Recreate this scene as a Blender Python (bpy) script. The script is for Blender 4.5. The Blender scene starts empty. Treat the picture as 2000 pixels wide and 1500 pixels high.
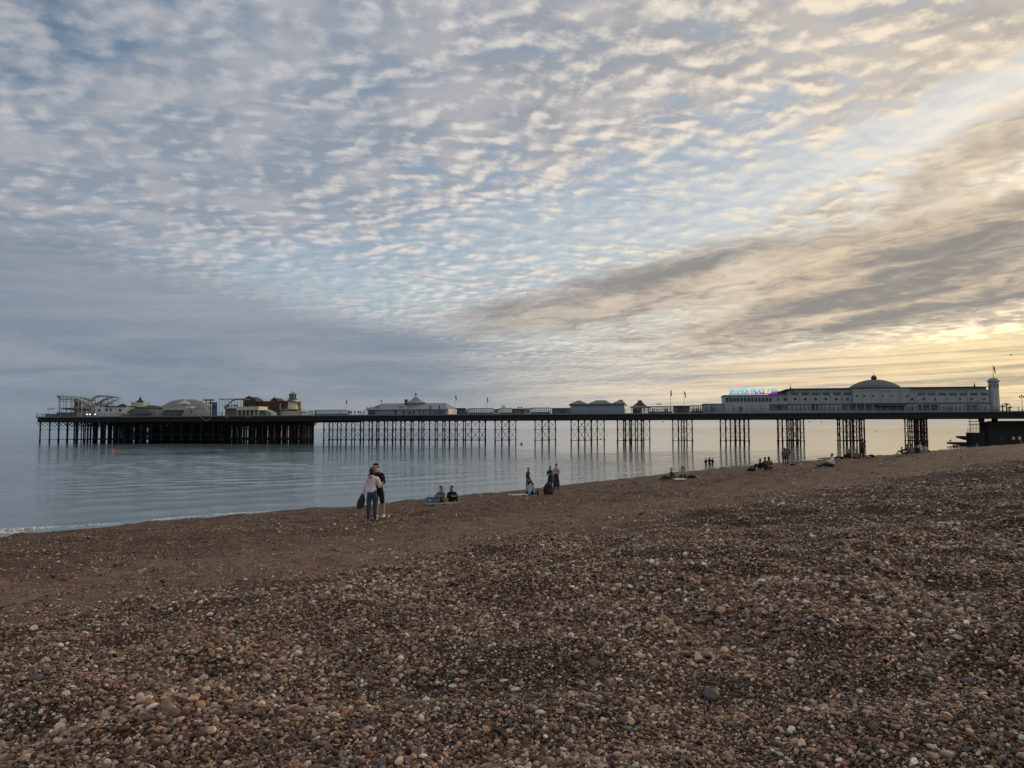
import bpy, bmesh, math, random
import numpy as np
from mathutils import Vector, Matrix, Euler

random.seed(7)
rng = np.random.default_rng(7)
scene = bpy.context.scene
COL = scene.collection
R = math.radians

# ------------------------------------------------------------------ camera
EYE = 5.3                       # lens height above the sea
FPX = 1500.0                    # focal length in pixels of the 2000 px wide photograph
cam_data = bpy.data.cameras.new("camera")
cam_data.sensor_width = 36.0
cam_data.lens = FPX / 2000.0 * 36.0
cam_data.clip_start = 0.05
cam_data.clip_end = 80000.0
cam = bpy.data.objects.new("camera", cam_data)
COL.objects.link(cam)
PITCH = math.degrees(math.atan(86.0 / FPX))
CAMROT = Matrix.Rotation(R(90 + PITCH), 3, 'X') @ Matrix.Rotation(R(-0.115), 3, 'Z')
cam.matrix_world = Matrix.Translation((0, 0, EYE)) @ CAMROT.to_4x4()
scene.camera = cam

def ray(x, y):
    """unit-depth world direction through a pixel of the 2000x1500 photograph"""
    v = CAMROT @ Vector(((x - 1000) / FPX, (750 - y) / FPX, -1.0))
    return v

def azel(x, y):
    v = ray(x, y).normalized()
    return math.degrees(math.atan2(v.x, v.y)), math.degrees(math.asin(v.z))

# ------------------------------------------------------------------ sky, sun, exposure
SUN_AZ, SUN_EL = 41.0, 7.0      # degrees, azimuth clockwise from +Y
scene.view_settings.view_transform = 'Standard'
scene.view_settings.look = 'None'
scene.view_settings.exposure = 0.0
scene.view_settings.gamma = 1.0
scene.view_settings.use_curve_mapping = False

world = bpy.data.worlds.new("World")
scene.world = world
world.use_nodes = True
WT = world.node_tree
WT.nodes.clear()

class E:
    """tiny expression wrapper round shader sockets"""
    tree = WT
    def __init__(self, s): self.s = s
    @staticmethod
    def _put(sock, v):
        if isinstance(v, E): E.tree.links.new(v.s, sock)
        else: sock.default_value = v
    @staticmethod
    def m(op, *a, clamp=False):
        n = E.tree.nodes.new('ShaderNodeMath'); n.operation = op; n.use_clamp = clamp
        for i, v in enumerate(a): E._put(n.inputs[i], v)
        return E(n.outputs[0])
    def __add__(s, o): return E.m('ADD', s, o)
    __radd__ = __add__
    def __sub__(s, o): return E.m('SUBTRACT', s, o)
    def __rsub__(s, o): return E.m('SUBTRACT', o, s)
    def __mul__(s, o): return E.m('MULTIPLY', s, o)
    __rmul__ = __mul__
    def __truediv__(s, o): return E.m('DIVIDE', s, o)
    def __rtruediv__(s, o): return E.m('DIVIDE', o, s)
    def __neg__(s): return E.m('MULTIPLY', s, -1.0)
    def sat(s): return E.m('ADD', s, 0.0, clamp=True)
def fmax(a, b): return E.m('MAXIMUM', a, b)
def fmin(a, b): return E.m('MINIMUM', a, b)
def fexp(a): return E.m('EXPONENT', a)
def sstep(lo, hi, v):
    n = E.tree.nodes.new('ShaderNodeMapRange'); n.interpolation_type = 'SMOOTHSTEP'
    E._put(n.inputs['Value'], v); E._put(n.inputs['From Min'], lo); E._put(n.inputs['From Max'], hi)
    return E(n.outputs[0])
def vec(x, y, z):
    n = E.tree.nodes.new('ShaderNodeCombineXYZ')
    for i, v in enumerate((x, y, z)): E._put(n.inputs[i], v)
    return E(n.outputs[0])
def noise(v, scale=1.0, detail=4.0, rough=0.5, dist=0.0):
    n = E.tree.nodes.new('ShaderNodeTexNoise'); n.noise_dimensions = '3D'
    E._put(n.inputs['Vector'], v); n.inputs['Scale'].default_value = scale
    n.inputs['Detail'].default_value = detail; n.inputs['Roughness'].default_value = rough
    n.inputs['Distortion'].default_value = dist
    return E(n.outputs['Fac'])
def cmix(f, a, b):
    n = E.tree.nodes.new('ShaderNodeMix'); n.data_type = 'RGBA'
    E._put(n.inputs[0], f)
    for i, v in ((6, a), (7, b)):
        if isinstance(v, E): E.tree.links.new(v.s, n.inputs[i])
        else: n.inputs[i].default_value = (*v, 1.0)
    return E(n.outputs[2])

def srgb(r, g, b):
    f = lambda c: (c / 255 / 12.92) if c <= 10 else ((c / 255 + 0.055) / 1.055) ** 2.4
    return (f(r), f(g), f(b))

def build_sky():
    E.tree = WT
    tc = WT.nodes.new('ShaderNodeTexCoord')
    nrm = WT.nodes.new('ShaderNodeVectorMath'); nrm.operation = 'NORMALIZE'
    WT.links.new(tc.outputs['Generated'], nrm.inputs[0])
    sep = WT.nodes.new('ShaderNodeSeparateXYZ'); WT.links.new(nrm.outputs[0], sep.inputs[0])
    dx, dy, dz = (E(sep.outputs[i]) for i in range(3))
    az = E.m('ARCTAN2', dx, dy) * (180 / math.pi)
    el = E.m('ARCSINE', dz) * (180 / math.pi)
    zz = fmax(dz, 0.0) + 0.022
    px_, py_ = dx / zz, dy / zz                # the cloud sheet, one unit overhead

    def blob(x, y, sx, sy, rot=0.0):
        """soft patch of the dome centred on a direction, sizes in degrees"""
        a0, e0 = azel(x, y); c, s = math.cos(R(rot)), math.sin(R(rot))
        a = az - a0; e = el - e0
        p = (a * c + e * s) / sx; q = (e * c - a * s) / sy
        return fexp(-(p * p + q * q))

    P = vec(px_, py_, 0.0)
    w1 = noise(vec(px_, py_, 3.1), 2.2, 3, 0.5) - 0.5
    w2 = noise(vec(px_, py_, 7.7), 2.2, 3, 0.5) - 0.5
    # small cloudlets, rows of them lying a little across the view
    z2 = fmax(dz, 0.0) + 0.13                  # cloudlets have depth, so they foreshorten less than a flat sheet
    qx, qy = dx / z2, dy / z2
    cx = qx * 0.94 + qy * 0.10 + w1 * 0.10
    cy = qy * 0.98 - qx * 0.10 + w2 * 0.10
    def cells(v, scale):
        n = WT.nodes.new('ShaderNodeTexVoronoi'); n.feature = 'SMOOTH_F1'; n.inputs['Scale'].default_value = scale
        n.inputs['Smoothness'].default_value = 0.55; n.inputs['Randomness'].default_value = 1.0
        WT.links.new(v.s, n.inputs['Vector'])
        return 0.86 - E(n.outputs['Distance']) * 1.05
    def puffs(ox, oy):
        v = vec(cx + ox, cy + oy, 0.0)
        wv = noise(v, 9.0, 2.0, 0.5) - 0.5
        vw = vec(cx + ox + wv * 0.05, cy + oy - wv * 0.04, 0.3)
        return noise(v, 7.0, 2.5, 0.50, 0.0) * 0.38 + cells(vw, 15.0) * 0.30 + noise(v, 30.0, 5.0, 0.62, 0.0) * 0.32
    p = puffs(0.0, 0.0)
    relief = p - puffs(0.015, 0.021)
    n2 = noise(vec(px_, py_, 1.0), 1.5, 3.0, 0.55)
    n3 = noise(vec(px_, py_, 5.0), 3.4, 3.0, 0.55)
    nl = noise(vec(px_, py_, 9.0), 0.55, 2.0, 0.5)

    sunv = Vector((math.sin(R(SUN_AZ)) * math.cos(R(SUN_EL)), math.cos(R(SUN_AZ)) * math.cos(R(SUN_EL)), math.sin(R(SUN_EL))))
    sd = dx * sunv.x + dy * sunv.y + dz * sunv.z
    sunw = sstep(0.52, 1.0, sd)                 # 0 far from the sun, 1 at it
    warm = sstep(-22.0, 38.0, az - (el - 10.0) * 0.35) * sstep(-0.2, 0.6, sd)

    # thickness of the cloudlet sheet: grey where thick, lit puffs and blue gaps where thin
    cov = (blob(200, 300, 17, 8) * 0.30 + blob(650, 60, 14, 7) * 0.26 + blob(40, 430, 10, 6) * 0.30
           + blob(1330, 110, 11, 4, 10) * 0.22 + blob(1850, 50, 10, 4, 10) * 0.16 + blob(520, 330, 9, 4) * 0.12
           - blob(560, 495, 5.5, 1.8, -6) * 0.50 - blob(660, 570, 8, 1.9, -4) * 0.42
           - blob(1560, 335, 12, 1.6, 17) * 0.50 - blob(1830, 225, 7, 1.3, 17) * 0.50
           - blob(40, 90, 3, 3) * 0.16 - blob(430, 20, 3, 3) * 0.12
           - blob(1200, 400, 10, 2.4, 8) * 0.34 - blob(950, 440, 12, 4, 4) * 0.22 - blob(1150, 250, 9, 4, 8) * 0.10 - blob(1450, 250, 9, 2.4, 14) * 0.26)
    T = (0.475 + (n2 - 0.5) * 1.1 + (n3 - 0.5) * 0.75 + (nl - 0.5) * 0.5 + cov).sat()
    dp = p - 0.5
    aA = sstep(-0.20, 0.08, dp + (T - 0.36) * 0.42)
    lit = sstep(-0.29, 0.29, dp * 0.85 + relief * 1.7 - (T - 0.40) * 0.36)
    lit = lit * (0.56 + 0.44 * sstep(-28.0, 6.0, az + (12.0 - el) * 0.6)) * (1.0 - blob(170, 90, 13, 7) * 0.5)
    litA = cmix(warm, srgb(228, 222, 218), srgb(255, 236, 204))
    drkA = cmix(warm, srgb(132, 144, 160), srgb(178, 170, 162))
    drkA = cmix(sstep(0.42, 0.62, n3), drkA, cmix(warm, srgb(162, 165, 173), srgb(203, 192, 180)))
    colA = cmix(lit, drkA, litA)

    # long streaked veil, bands lying parallel along one wind
    ux, uy = -0.40, 0.917
    al = px_ * ux + py_ * uy; ac = px_ * uy - py_ * ux
    nS = noise(vec(al * 0.50 + w2 * 0.5, ac * 1.0 + w1 * 0.6, 0.0), 1.8, 8.0, 0.66, 0.3)
    nS2 = noise(vec(al * 0.16, ac * 0.9, 5.0), 1.0, 5.0, 0.55, 0.2)
    band = (blob(1250, 565, 13, 2.1, 12) * 0.95 + blob(1760, 500, 11, 2.5, 12) * 1.0 + blob(1920, 285, 4.5, 1.5, 22) * 0.7
            + blob(1600, 622, 14, 1.8, 8) * 0.9 + blob(2400, 480, 13, 6, 8) * 0.9 + blob(950, 622, 8, 1.3, 8) * 0.5)
    aB = sstep(0.10, 0.86, band.sat() * 0.86 + (nS - 0.5) * 1.0 + (n3 - 0.5) * 0.45)
    shB = sstep(0.34, 0.60, nS * 0.65 + nS2 * 0.35 + (blob(1350, 520, 8, 1.1, 13) + blob(1900, 480, 7, 1.2, 15) + blob(1700, 625, 13, 1.0, 9)) * 0.07 + (p - 0.5) * 0.22
                - (blob(1450, 590, 10, .8, 12) + blob(1950, 360, 6, 1.0, 20) + blob(1300, 665, 9, .7, 7)) * 0.07)
    colB = cmix(shB, cmix(sunw, srgb(180, 180, 183), srgb(232, 210, 180)), cmix(sunw, srgb(138, 144, 153), srgb(148, 143, 138)))

    # low bank over the horizon, cool on the left, glowing to the right
    nH = noise(vec(az * 0.085, el * 0.62 - az * 0.018, 2.0), 1.0, 7.0, 0.62, 0.3)
    bank = sstep(8.2, 3.9, el + (nH - 0.5) * 3.4 + az * 0.20) * sstep(12.0, -8.0, az + (nH - .5) * 10)
    colBank = cmix(sstep(0.34, 0.66, nH), srgb(120, 136, 152), srgb(144, 152, 164))
    colBank = cmix(blob(450, 600, 14, 2.0) * 0.6, colBank, srgb(160, 163, 175))
    glowm = sstep(-6.0, 26.0, az + el * 0.8)
    glow = glowm * sstep(6.2, 3.4, el - (az - 10) * 0.055 + (nH - 0.5) * 2.2)
    nG = noise(vec(az * 0.05 + 3.0, el * 1.9 - az * 0.05, 6.0), 1.0, 6.0, 0.6, 0.4)
    brightG = cmix(sstep(2.0, 36.0, az), srgb(232, 210, 188), srgb(255, 228, 176))
    colG = cmix(sstep(0.40, 0.62, nG + sstep(2.0, 0.5, el) * 0.10 - blob(1900, 670, 10, 1.3, 4) * 0.14), brightG,
                cmix(sstep(0.0, 34.0, az), srgb(164, 166, 168), srgb(180, 168, 146)))
    haze = sstep(3.6 - 1.5 * sstep(0.0, 25.0, az), 0.3, el)
    hz = cmix(sstep(-30.0, -4.0, az), srgb(128, 141, 153), srgb(166, 168, 168))
    hz = cmix(sstep(2.0, 32.0, az), hz, srgb(186, 178, 164))

    veil = 0.70 + blob(620, 560, 13, 2.6, -2) * 0.9 + blob(1000, 470, 12, 3.0, 3) * 0.4 + warm * 0.15 - blob(0, 60, 9, 7) * 0.35
    vw_ = veil.sat() * 0.42 * (1.0 - aA * 0.65)
    colA = cmix(vw_, colA, cmix(warm, srgb(208, 215, 224), srgb(236, 223, 206)))
    aA = 1.0 - (1.0 - aA) * (1.0 - veil.sat() * 0.42)
    col = cmix(aB, colA, colB)
    col = cmix(bank * 0.95, col, colBank)
    col = cmix(glow * 0.95, col, colG)
    col = cmix(haze * 0.72, col, hz)
    alpha = 1.0 - (1.0 - aA) * (1.0 - aB) * (1.0 - bank * 0.95) * (1.0 - glow * 0.95) * (1.0 - haze * 0.72)
    alpha = alpha.sat()

    sky = WT.nodes.new('ShaderNodeTexSky'); sky.sky_type = 'NISHITA'; sky.sun_disc = False
    sky.sun_elevation = R(SUN_EL); sky.sun_rotation = R(SUN_AZ)
    sky.air_density = 1.0; sky.dust_density = 1.0; sky.ozone_density = 2.2
    bg1 = WT.nodes.new('ShaderNodeBackground'); bg1.inputs[1].default_value = SKY_STRENGTH
    WT.links.new(sky.outputs[0], bg1.inputs[0])
    bg2 = WT.nodes.new('ShaderNodeBackground'); bg2.inputs[1].default_value = 1.0
    WT.links.new(col.s, bg2.inputs[0])
    mix = WT.nodes.new('ShaderNodeMixShader')
    WT.links.new(alpha.s, mix.inputs[0]); WT.links.new(bg1.outputs[0], mix.inputs[1]); WT.links.new(bg2.outputs[0], mix.inputs[2])
    out = WT.nodes.new('ShaderNodeOutputWorld'); WT.links.new(mix.outputs[0], out.inputs[0])
SKY_STRENGTH = 0.15
build_sky()

sun = bpy.data.lights.new("sun", 'SUN')
sun.energy = 1.0; sun.angle = R(11.0); sun.color = (1.0, 0.80, 0.58)
sun_ob = bpy.data.objects.new("sun", sun); COL.objects.link(sun_ob)
sun_ob.rotation_euler = Vector((-math.sin(R(SUN_AZ)) * math.cos(R(SUN_EL)), -math.cos(R(SUN_AZ)) * math.cos(R(SUN_EL)), -math.sin(R(SUN_EL)))).to_track_quat('-Z', 'Y').to_euler()

# ------------------------------------------------------------------ small helpers
def tag(o, label=None, cat=None, group=None, kind=None):
    if label: o['label'] = label
    if cat: o['category'] = cat
    if group: o['group'] = group
    if kind: o['kind'] = kind
    return o

def link(name, mesh, mat=None, parent=None, loc=(0, 0, 0), rz=0.0):
    o = bpy.data.objects.new(name, mesh); COL.objects.link(o)
    if mat and not mesh.materials: mesh.materials.append(mat)
    o.location = loc; o.rotation_euler = (0, 0, rz)
    if parent: o.parent = parent
    return o

def empty(name, loc=(0, 0, 0), rz=0.0):
    o = bpy.data.objects.new(name, None); COL.objects.link(o)
    o.location = loc; o.rotation_euler = (0, 0, rz); o.empty_display_size = 0.3
    return o

def mat(name, col, rough=0.7, var=0.18, scale=1.5, metal=0.0, emit=None, bump=0.0):
    """plain painted or woven surface with a little uneven wear"""
    m = bpy.data.materials.new(name); m.use_nodes = True
    t = m.node_tree; E.tree = t
    b = t.nodes['Principled BSDF']
    g = t.nodes.new('ShaderNodeNewGeometry')
    n = noise(E(g.outputs['Position']), scale, 5.0, 0.6)
    dark = tuple(c * (1 - var) for c in col); lite = tuple(min(1, c * (1 + var)) for c in col)
    c = cmix(sstep(0.3, 0.7, n), dark, lite)
    t.links.new(c.s, b.inputs['Base Color'])
    b.inputs['Roughness'].default_value = rough; b.inputs['Metallic'].default_value = metal
    if emit:
        b.inputs['Emission Color'].default_value = (*emit[:3], 1); b.inputs['Emission Strength'].default_value = emit[3]
    if bump:
        bn = t.nodes.new('ShaderNodeBump'); bn.inputs['Strength'].default_value = bump
        n2 = noise(E(g.outputs['Position']), scale * 6, 4.0, 0.6)
        t.links.new(n2.s, bn.inputs['Height']); t.links.new(bn.outputs[0], b.inputs['Normal'])
    return m

# ------------------------------------------------------------------ the lie of the beach
def vnoise(x, y, seed=0):
    xi = np.floor(x).astype(np.int64); yi = np.floor(y).astype(np.int64)
    fx = x - xi; fy = y - yi
    fx = fx * fx * (3 - 2 * fx); fy = fy * fy * (3 - 2 * fy)
    def h(a, b):
        v = (a * 374761393 + b * 668265263 + seed * 982451653) & 0x7fffffff
        v = ((v ^ (v >> 13)) * 1274126177) & 0x7fffffff
        v = v ^ (v >> 16)
        return (v & 0xffff) / 65535.0
    return (h(xi, yi) * (1 - fx) + h(xi + 1, yi) * fx) * (1 - fy) + (h(xi, yi + 1) * (1 - fx) + h(xi + 1, yi + 1) * fx) * fy - 0.5

SH0 = (-25.3, 38.0); SHD = (0.682, 0.731)
_so = [-60, 0, 10.8, 22, 37.5, 64.9, 87.7, 102, 131, 164, 185, 260]
_oo = [0.5, 0, -0.9, 0.6, -0.4, -2.1, -0.8, 0.9, -1.6, -1.9, 0.0, 0.0]
def shore_d(x, y):
    """metres inland of the waterline"""
    s = (x - SH0[0]) * SHD[0] + (y - SH0[1]) * SHD[1]
    d = (x - SH0[0]) * SHD[1] - (y - SH0[1]) * SHD[0]
    off = np.interp(s, _so, _oo) + 0.5 * vnoise(s / 5.0, s * 0, 5) + 0.25 * vnoise(s / 1.7, s * 0, 6)
    return d - off * np.exp(-np.maximum(d, 0) / 25.0)
def ground(x, y):
    x = np.asarray(x, float); y = np.asarray(y, float)
    d = shore_d(x, y)
    ed = d + 1.6 * vnoise(x / 3.1, y / 3.1, 11) + 0.7 * vnoise(x / 0.9, y / 0.9, 12)
    z = np.interp(ed, [-200, -40, 0, 11, 25, 32.4, 35.0, 44, 60, 100, 300], [-5, -3, 0.0, 1.1, 2.45, 2.74, 3.08, 3.70, 4.4, 5.2, 6.0])
    bank = 1 / (1 + np.exp(-(ed - 33.6) / 0.8))
    land = 1 / (1 + np.exp(-(d - 1.5) / 0.8))
    z = z + bank * (0.24 * vnoise(x / 1.7, y / 1.7, 1) + 0.16 * vnoise(x / 0.66, y / 0.66, 2) + 0.05 * vnoise(x / 0.27, y / 0.27, 3))
    # footprints and ridges drawn out along the shore on the flatter shingle
    s = x * SHD[0] + y * SHD[1]; c = x * SHD[1] - y * SHD[0]
    z = z + land * (1 - bank) * (0.17 * vnoise(s / 5, c / 1.2, 7) + 0.15 * vnoise(s / 1.5, c / 0.6, 8) + 0.10 * vnoise(x / 0.5, y / 0.5, 9) + .05 * vnoise(x / .22, y / .22, 10))
    q = lambda lo, hi, v: (lambda t: t * t * (3 - 2 * t))(np.clip((v - lo) / (hi - lo), 0, 1))
    s1 = (x - SH0[0]) * SHD[0] + (y - SH0[1]) * SHD[1]
    z = z + 0.42 * q(20, 70, s1) * q(0, 9, d) * (1 - q(24, 34, d))      # the beach stands fuller towards the pier
    return z
def hit(x, y, sea=False):
    """world point where the line of sight through a pixel meets the ground (or the sea)"""
    r = ray(x, y)
    if sea:
        k = EYE / -r.z
        return Vector((r.x * k, r.y * k, 0.0))
    ks = np.geomspace(1.5, 400, 6000)
    px, py, pz = r.x * ks, r.y * ks, EYE + r.z * ks
    g = np.maximum(ground(px, py), 0.0)
    i = int(np.argmax(pz <= g))
    return Vector((px[i], py[i], float(g[i])))

# ------------------------------------------------------------------ beach
def shingle_material():
    m = bpy.data.materials.new("shingle"); m.use_nodes = True
    t = m.node_tree; E.tree = t
    b = t.nodes['Principled BSDF']
    g = E(t.nodes.new('ShaderNodeNewGeometry').outputs['Position'])
    at = t.nodes.new('ShaderNodeAttribute'); at.attribute_name = 'shore'; d = E(at.outputs['Fac'])
    ab = t.nodes.new('ShaderNodeAttribute'); ab.attribute_name = 'bank'; bank = E(ab.outputs['Fac'])
    def vor(scale):
        v = t.nodes.new('ShaderNodeTexVoronoi'); v.inputs['Scale'].default_value = scale; v.inputs['Randomness'].default_value = 1.0
        t.links.new(g.s, v.inputs['Vector'])
        s = t.nodes.new('ShaderNodeSeparateColor'); t.links.new(v.outputs['Color'], s.inputs[0])
        return E(v.outputs['Distance']), E(s.outputs[0]), E(s.outputs[1])
    d1, r1, q1 = vor(34.0)
    d2, r2, q2 = vor(85.0)
    big = noise(g, 0.35, 3, 0.55); mid = noise(g, 1.6, 4, 0.6); fine = noise(g, 12.0, 4, 0.65)
    base = cmix(sstep(0.35, 0.65, big * 0.5 + mid * 0.5), srgb(150, 121, 100), srgb(180, 147, 122))
    stone = cmix(r2, srgb(96, 72, 57), srgb(212, 178, 150))
    stone = cmix(sstep(0.90, 0.97, q2), stone, srgb(220, 212, 200))
    fineg = cmix(sstep(0.40, 0.60, mid + (fine - 0.5) * 0.5) * 0.5 + 0.30, base, stone)
    peb = cmix(r1, srgb(56, 42, 34), srgb(172, 144, 118))
    peb = cmix(sstep(0.82, 0.92, q1), peb, srgb(214, 206, 195))
    peb = cmix(sstep(0.10, 0.0, q1), peb, srgb(120, 120, 124))
    peb = cmix(sstep(0.006, 0.016, d1) * 0.55, peb, srgb(46, 35, 29))
    c = cmix(bank, fineg, peb)
    # the trodden, sandier track along the foot of the bank, and gravel drifts along the shore, their dark tone painted in for relief shade
    sp = t.nodes.new('ShaderNodeSeparateXYZ'); t.links.new(g.s, sp.inputs[0]); gx, gy = E(sp.outputs[0]), E(sp.outputs[1])
    sl = gx * SHD[0] + gy * SHD[1]; cl = gx * SHD[1] - gy * SHD[0]
    dr = noise(vec(sl * 0.22, cl * 0.9, 2.0), 1.0, 5, 0.62, 0.3); dr2 = noise(vec(sl * 0.9, cl * 2.6, 6.0), 1.0, 5, 0.62, 0.3)
    trk = sstep(26.5, 29.5, d + (dr - .5) * 5.0) * (1.0 - bank) * sstep(70.0, -15.0, (gx - SH0[0]) * SHD[0] + (gy - SH0[1]) * SHD[1])
    c = cmix(trk * 0.90, c, cmix(sstep(0.38, 0.62, dr2), srgb(190, 155, 127), srgb(226, 188, 156)))
    c = cmix(sstep(0.50, 0.66, dr * 0.5 + dr2 * 0.5) * 0.62 * (1.0 - bank) * (1.0 - trk * 0.6), c, srgb(84, 62, 50))  # drift colour doubling as painted shade of the ridges
    c = cmix(sstep(0.60, 0.70, dr2) * 0.5 * (1.0 - bank), c, srgb(60, 45, 37))
    d3, r3, q3 = vor(13.0); d4, r4, q4 = vor(26.0)
    spk = cmix(sstep(0.2, 0.9, r3 * 0.5 + r4 * 0.5), srgb(72, 54, 43), srgb(206, 174, 148))
    c = cmix((1.0 - bank) * (1.0 - trk * 0.6) * 0.34, c, spk)
    c = cmix(sstep(0.93, 0.97, q4) * 0.6 * (1.0 - bank), c, srgb(214, 202, 188))
    # drift of slightly darker, coarser stones along old tide lines
    tl = noise(vec(d * 0.55, 0.0, mid * 1.2), 1.0, 4, 0.6)
    c = cmix(sstep(0.54, 0.66, tl) * 0.40 * (1.0 - bank), c, srgb(82, 64, 54))
    wet = sstep(3.6, 0.6, d + (mid - 0.5) * 2.0)
    c = cmix(wet * 0.62, c, srgb(58, 49, 44))
    t.links.new(c.s, b.inputs['Base Color'])
    rg = 0.92 - wet * 0.45
    t.links.new(rg.s, b.inputs['Roughness'])
    b.inputs['Specular IOR Level'].default_value = 0.25
    h = (1.0 - d1 * 30.0) * (bank * 0.8 + 0.2) * 0.010 + (1.0 - d2 * 60.0) * 0.004 + mid * 0.03 + fine * 0.008
    bn = t.nodes.new('ShaderNodeBump'); bn.inputs['Strength'].default_value = 0.9; bn.inputs['Distance'].default_value = 1.0
    t.links.new(h.s, bn.inputs['Height']); t.links.new(bn.outputs[0], b.inputs['Normal'])
    return m
M_SHINGLE = shingle_material()

def polar_mesh():
    azs = np.concatenate([np.linspace(-180, -54, 40, endpoint=False), np.linspace(-54, 54, 640, endpoint=False), np.linspace(54, 180, 40, endpoint=False)])
    rs = np.concatenate([[0.4], np.geomspace(1.2, 60, 330), np.geomspace(62, 420, 90)])
    A, RR = np.meshgrid(np.radians(azs), rs)
    X = np.sin(A) * RR; Y = np.cos(A) * RR
    Z = ground(X, Y)
    nr, na = X.shape
    v = np.stack([X, Y, Z], -1).reshape(-1, 3)
    i = np.arange(nr - 1)[:, None] * na; j = np.arange(na)[None, :]; k = (j + 1) % na
    f = np.stack([i + j, i + na + j, i + na + k, i + k], -1).reshape(-1, 4)
    # the middle is closed with a fan
    v = np.vstack([v, [[0, 0, float(ground(0.0, 0.0))]]])
    me = bpy.data.meshes.new("beach")
    tri = [(int(b_), int(a_), len(v) - 1) for a_, b_ in zip(range(na), [(q + 1) % na for q in range(na)])]
    me.from_pydata(v.tolist(), [], f[:, ::-1].tolist() + tri)
    d = shore_d(v[:, 0], v[:, 1])
    ed = d + 1.6 * vnoise(v[:, 0] / 3.1, v[:, 1] / 3.1, 11) + 0.7 * vnoise(v[:, 0] / 0.9, v[:, 1] / 0.9, 12)
    for nm, val in (('shore', d), ('bank', 1 / (1 + np.exp(-(ed - 33.3) / 0.5)))):
        a = me.attributes.new(nm, 'FLOAT', 'POINT'); a.data.foreach_set('value', val.astype(np.float32))
    me.polygons.foreach_set('use_smooth', [True] * len(me.polygons))
    return me
beach = link('beach', polar_mesh(), M_SHINGLE)
tag(beach, 'brown shingle beach sloping down to the sea', kind='structure')

# ------------------------------------------------------------------ sea
def sea_material():
    m = bpy.data.materials.new("sea_water"); m.use_nodes = True
    t = m.node_tree; E.tree = t
    b = t.nodes['Principled BSDF']
    sp = t.nodes.new('ShaderNodeSeparateXYZ'); g = t.nodes.new('ShaderNodeNewGeometry'); t.links.new(g.outputs['Position'], sp.inputs[0])
    x, y = E(sp.outputs[0]), E(sp.outputs[1])
    # wave crests run roughly along the shore
    al = x * 0.90 + y * 0.44; ac = y * 0.90 - x * 0.44
    n0 = noise(vec(al * 0.035, ac * 0.14, 0.0), 1.0, 3, 0.5, 0.3)
    n1 = noise(vec(al * 0.22, ac * 0.85, 1.0), 1.0, 4, 0.55, 0.4)
    n2 = noise(vec(al * 1.1, ac * 3.2, 2.0), 1.0, 4, 0.6, 0.3)
    calm = noise(vec(al * 0.012, ac * 0.03, 4.0), 1.0, 3, 0.5)
    br = sstep(0.32, 0.62, calm + x * -0.0016)          # breezier patches and slick ones
    h = n0 * 0.05 + n1 * (br * 0.03 + 0.01) + n2 * (br * 0.022 + 0.007)
    bn = t.nodes.new('ShaderNodeBump'); bn.inputs['Strength'].default_value = 1.0; bn.inputs['Distance'].default_value = 1.0
    t.links.new(h.s, bn.inputs['Height']); t.links.new(bn.outputs[0], b.inputs['Normal'])
    b.inputs['Base Color'].default_value = (*srgb(106, 126, 132), 1)
    b.inputs['Roughness'].default_value = 0.08; b.inputs['IOR'].default_value = 1.33
    return m
M_SEA = sea_material()
def sea_mesh():
    """real ripples as far as they can be told apart, then flat to the horizon"""
    azs = np.concatenate([np.linspace(-180, -46, 24, endpoint=False), np.linspace(-46, 46, 430, endpoint=False), np.linspace(46, 180, 24, endpoint=False)])
    rs = np.concatenate([np.linspace(18, 320, 470), np.linspace(321.2, 700, 300), np.geomspace(710, 45000, 40)])
    A, RR = np.meshgrid(np.radians(azs), rs)
    X = np.sin(A) * RR; Y = np.cos(A) * RR
    d = shore_d(X, Y)
    g = np.random.default_rng(3)
    Z = np.zeros_like(X)
    breeze = 0.55 + 1.1 * vnoise(X / 60, Y / 38, 41) + 0.5 * vnoise(X / 17, Y / 11, 42)
    slick = 1 / (1 + np.exp((X - 25 + (Y - 120) * .18) / 22))           # smoother under the lee of the pier on the landward side
    breeze = np.clip(breeze, .2, 1.2) * (.42 + .58 * slick)
    for k in range(44):
        lam = 1.5 * (6.0 / 1.5) ** g.random(); th = math.radians(-62) + g.normal(0, .50)
        kx, ky = math.cos(th) * 2 * math.pi / lam, math.sin(th) * 2 * math.pi / lam
        amp = .0037 * lam ** 0.85 / 2.2
        Z += amp * np.sin(kx * X + ky * Y + g.uniform(0, 6.28)) * (1 if lam > 5 else breeze)
    f1 = np.exp(-np.maximum(-d, 0) / 30.0)
    Z = Z * np.clip((900 - RR) / 300, 0, 1) * np.clip(-d / 4.0, .15, 1) * (np.abs(A) < math.radians(46))
    s = X * SHD[0] + Y * SHD[1]
    Z = Z + (RR < 380) * f1 * 0.05 * vnoise(s / 16, d / 3.6, 21)
    Z = Z - np.clip((d + 1.0) * 0.02, 0, 0.03)
    nr, na = X.shape
    v = np.stack([X, Y, Z], -1).reshape(-1, 3)
    i = np.arange(nr - 1)[:, None] * na; j = np.arange(na)[None, :]; k = (j + 1) % na
    f = np.stack([i + k, i + na + k, i + na + j, i + j], -1).reshape(-1, 4)
    dm = shore_d(v[:, 0], v[:, 1])
    f = f[dm[f].min(1) < 6.0]
    me = bpy.data.meshes.new("sea"); me.from_pydata(v.tolist(), [], f.tolist())
    me.polygons.foreach_set('use_smooth', [True] * len(me.polygons))
    return me
sea = link('sea', sea_mesh(), M_SEA)
tag(sea, 'calm grey sea reflecting the evening sky', kind='structure')

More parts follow.
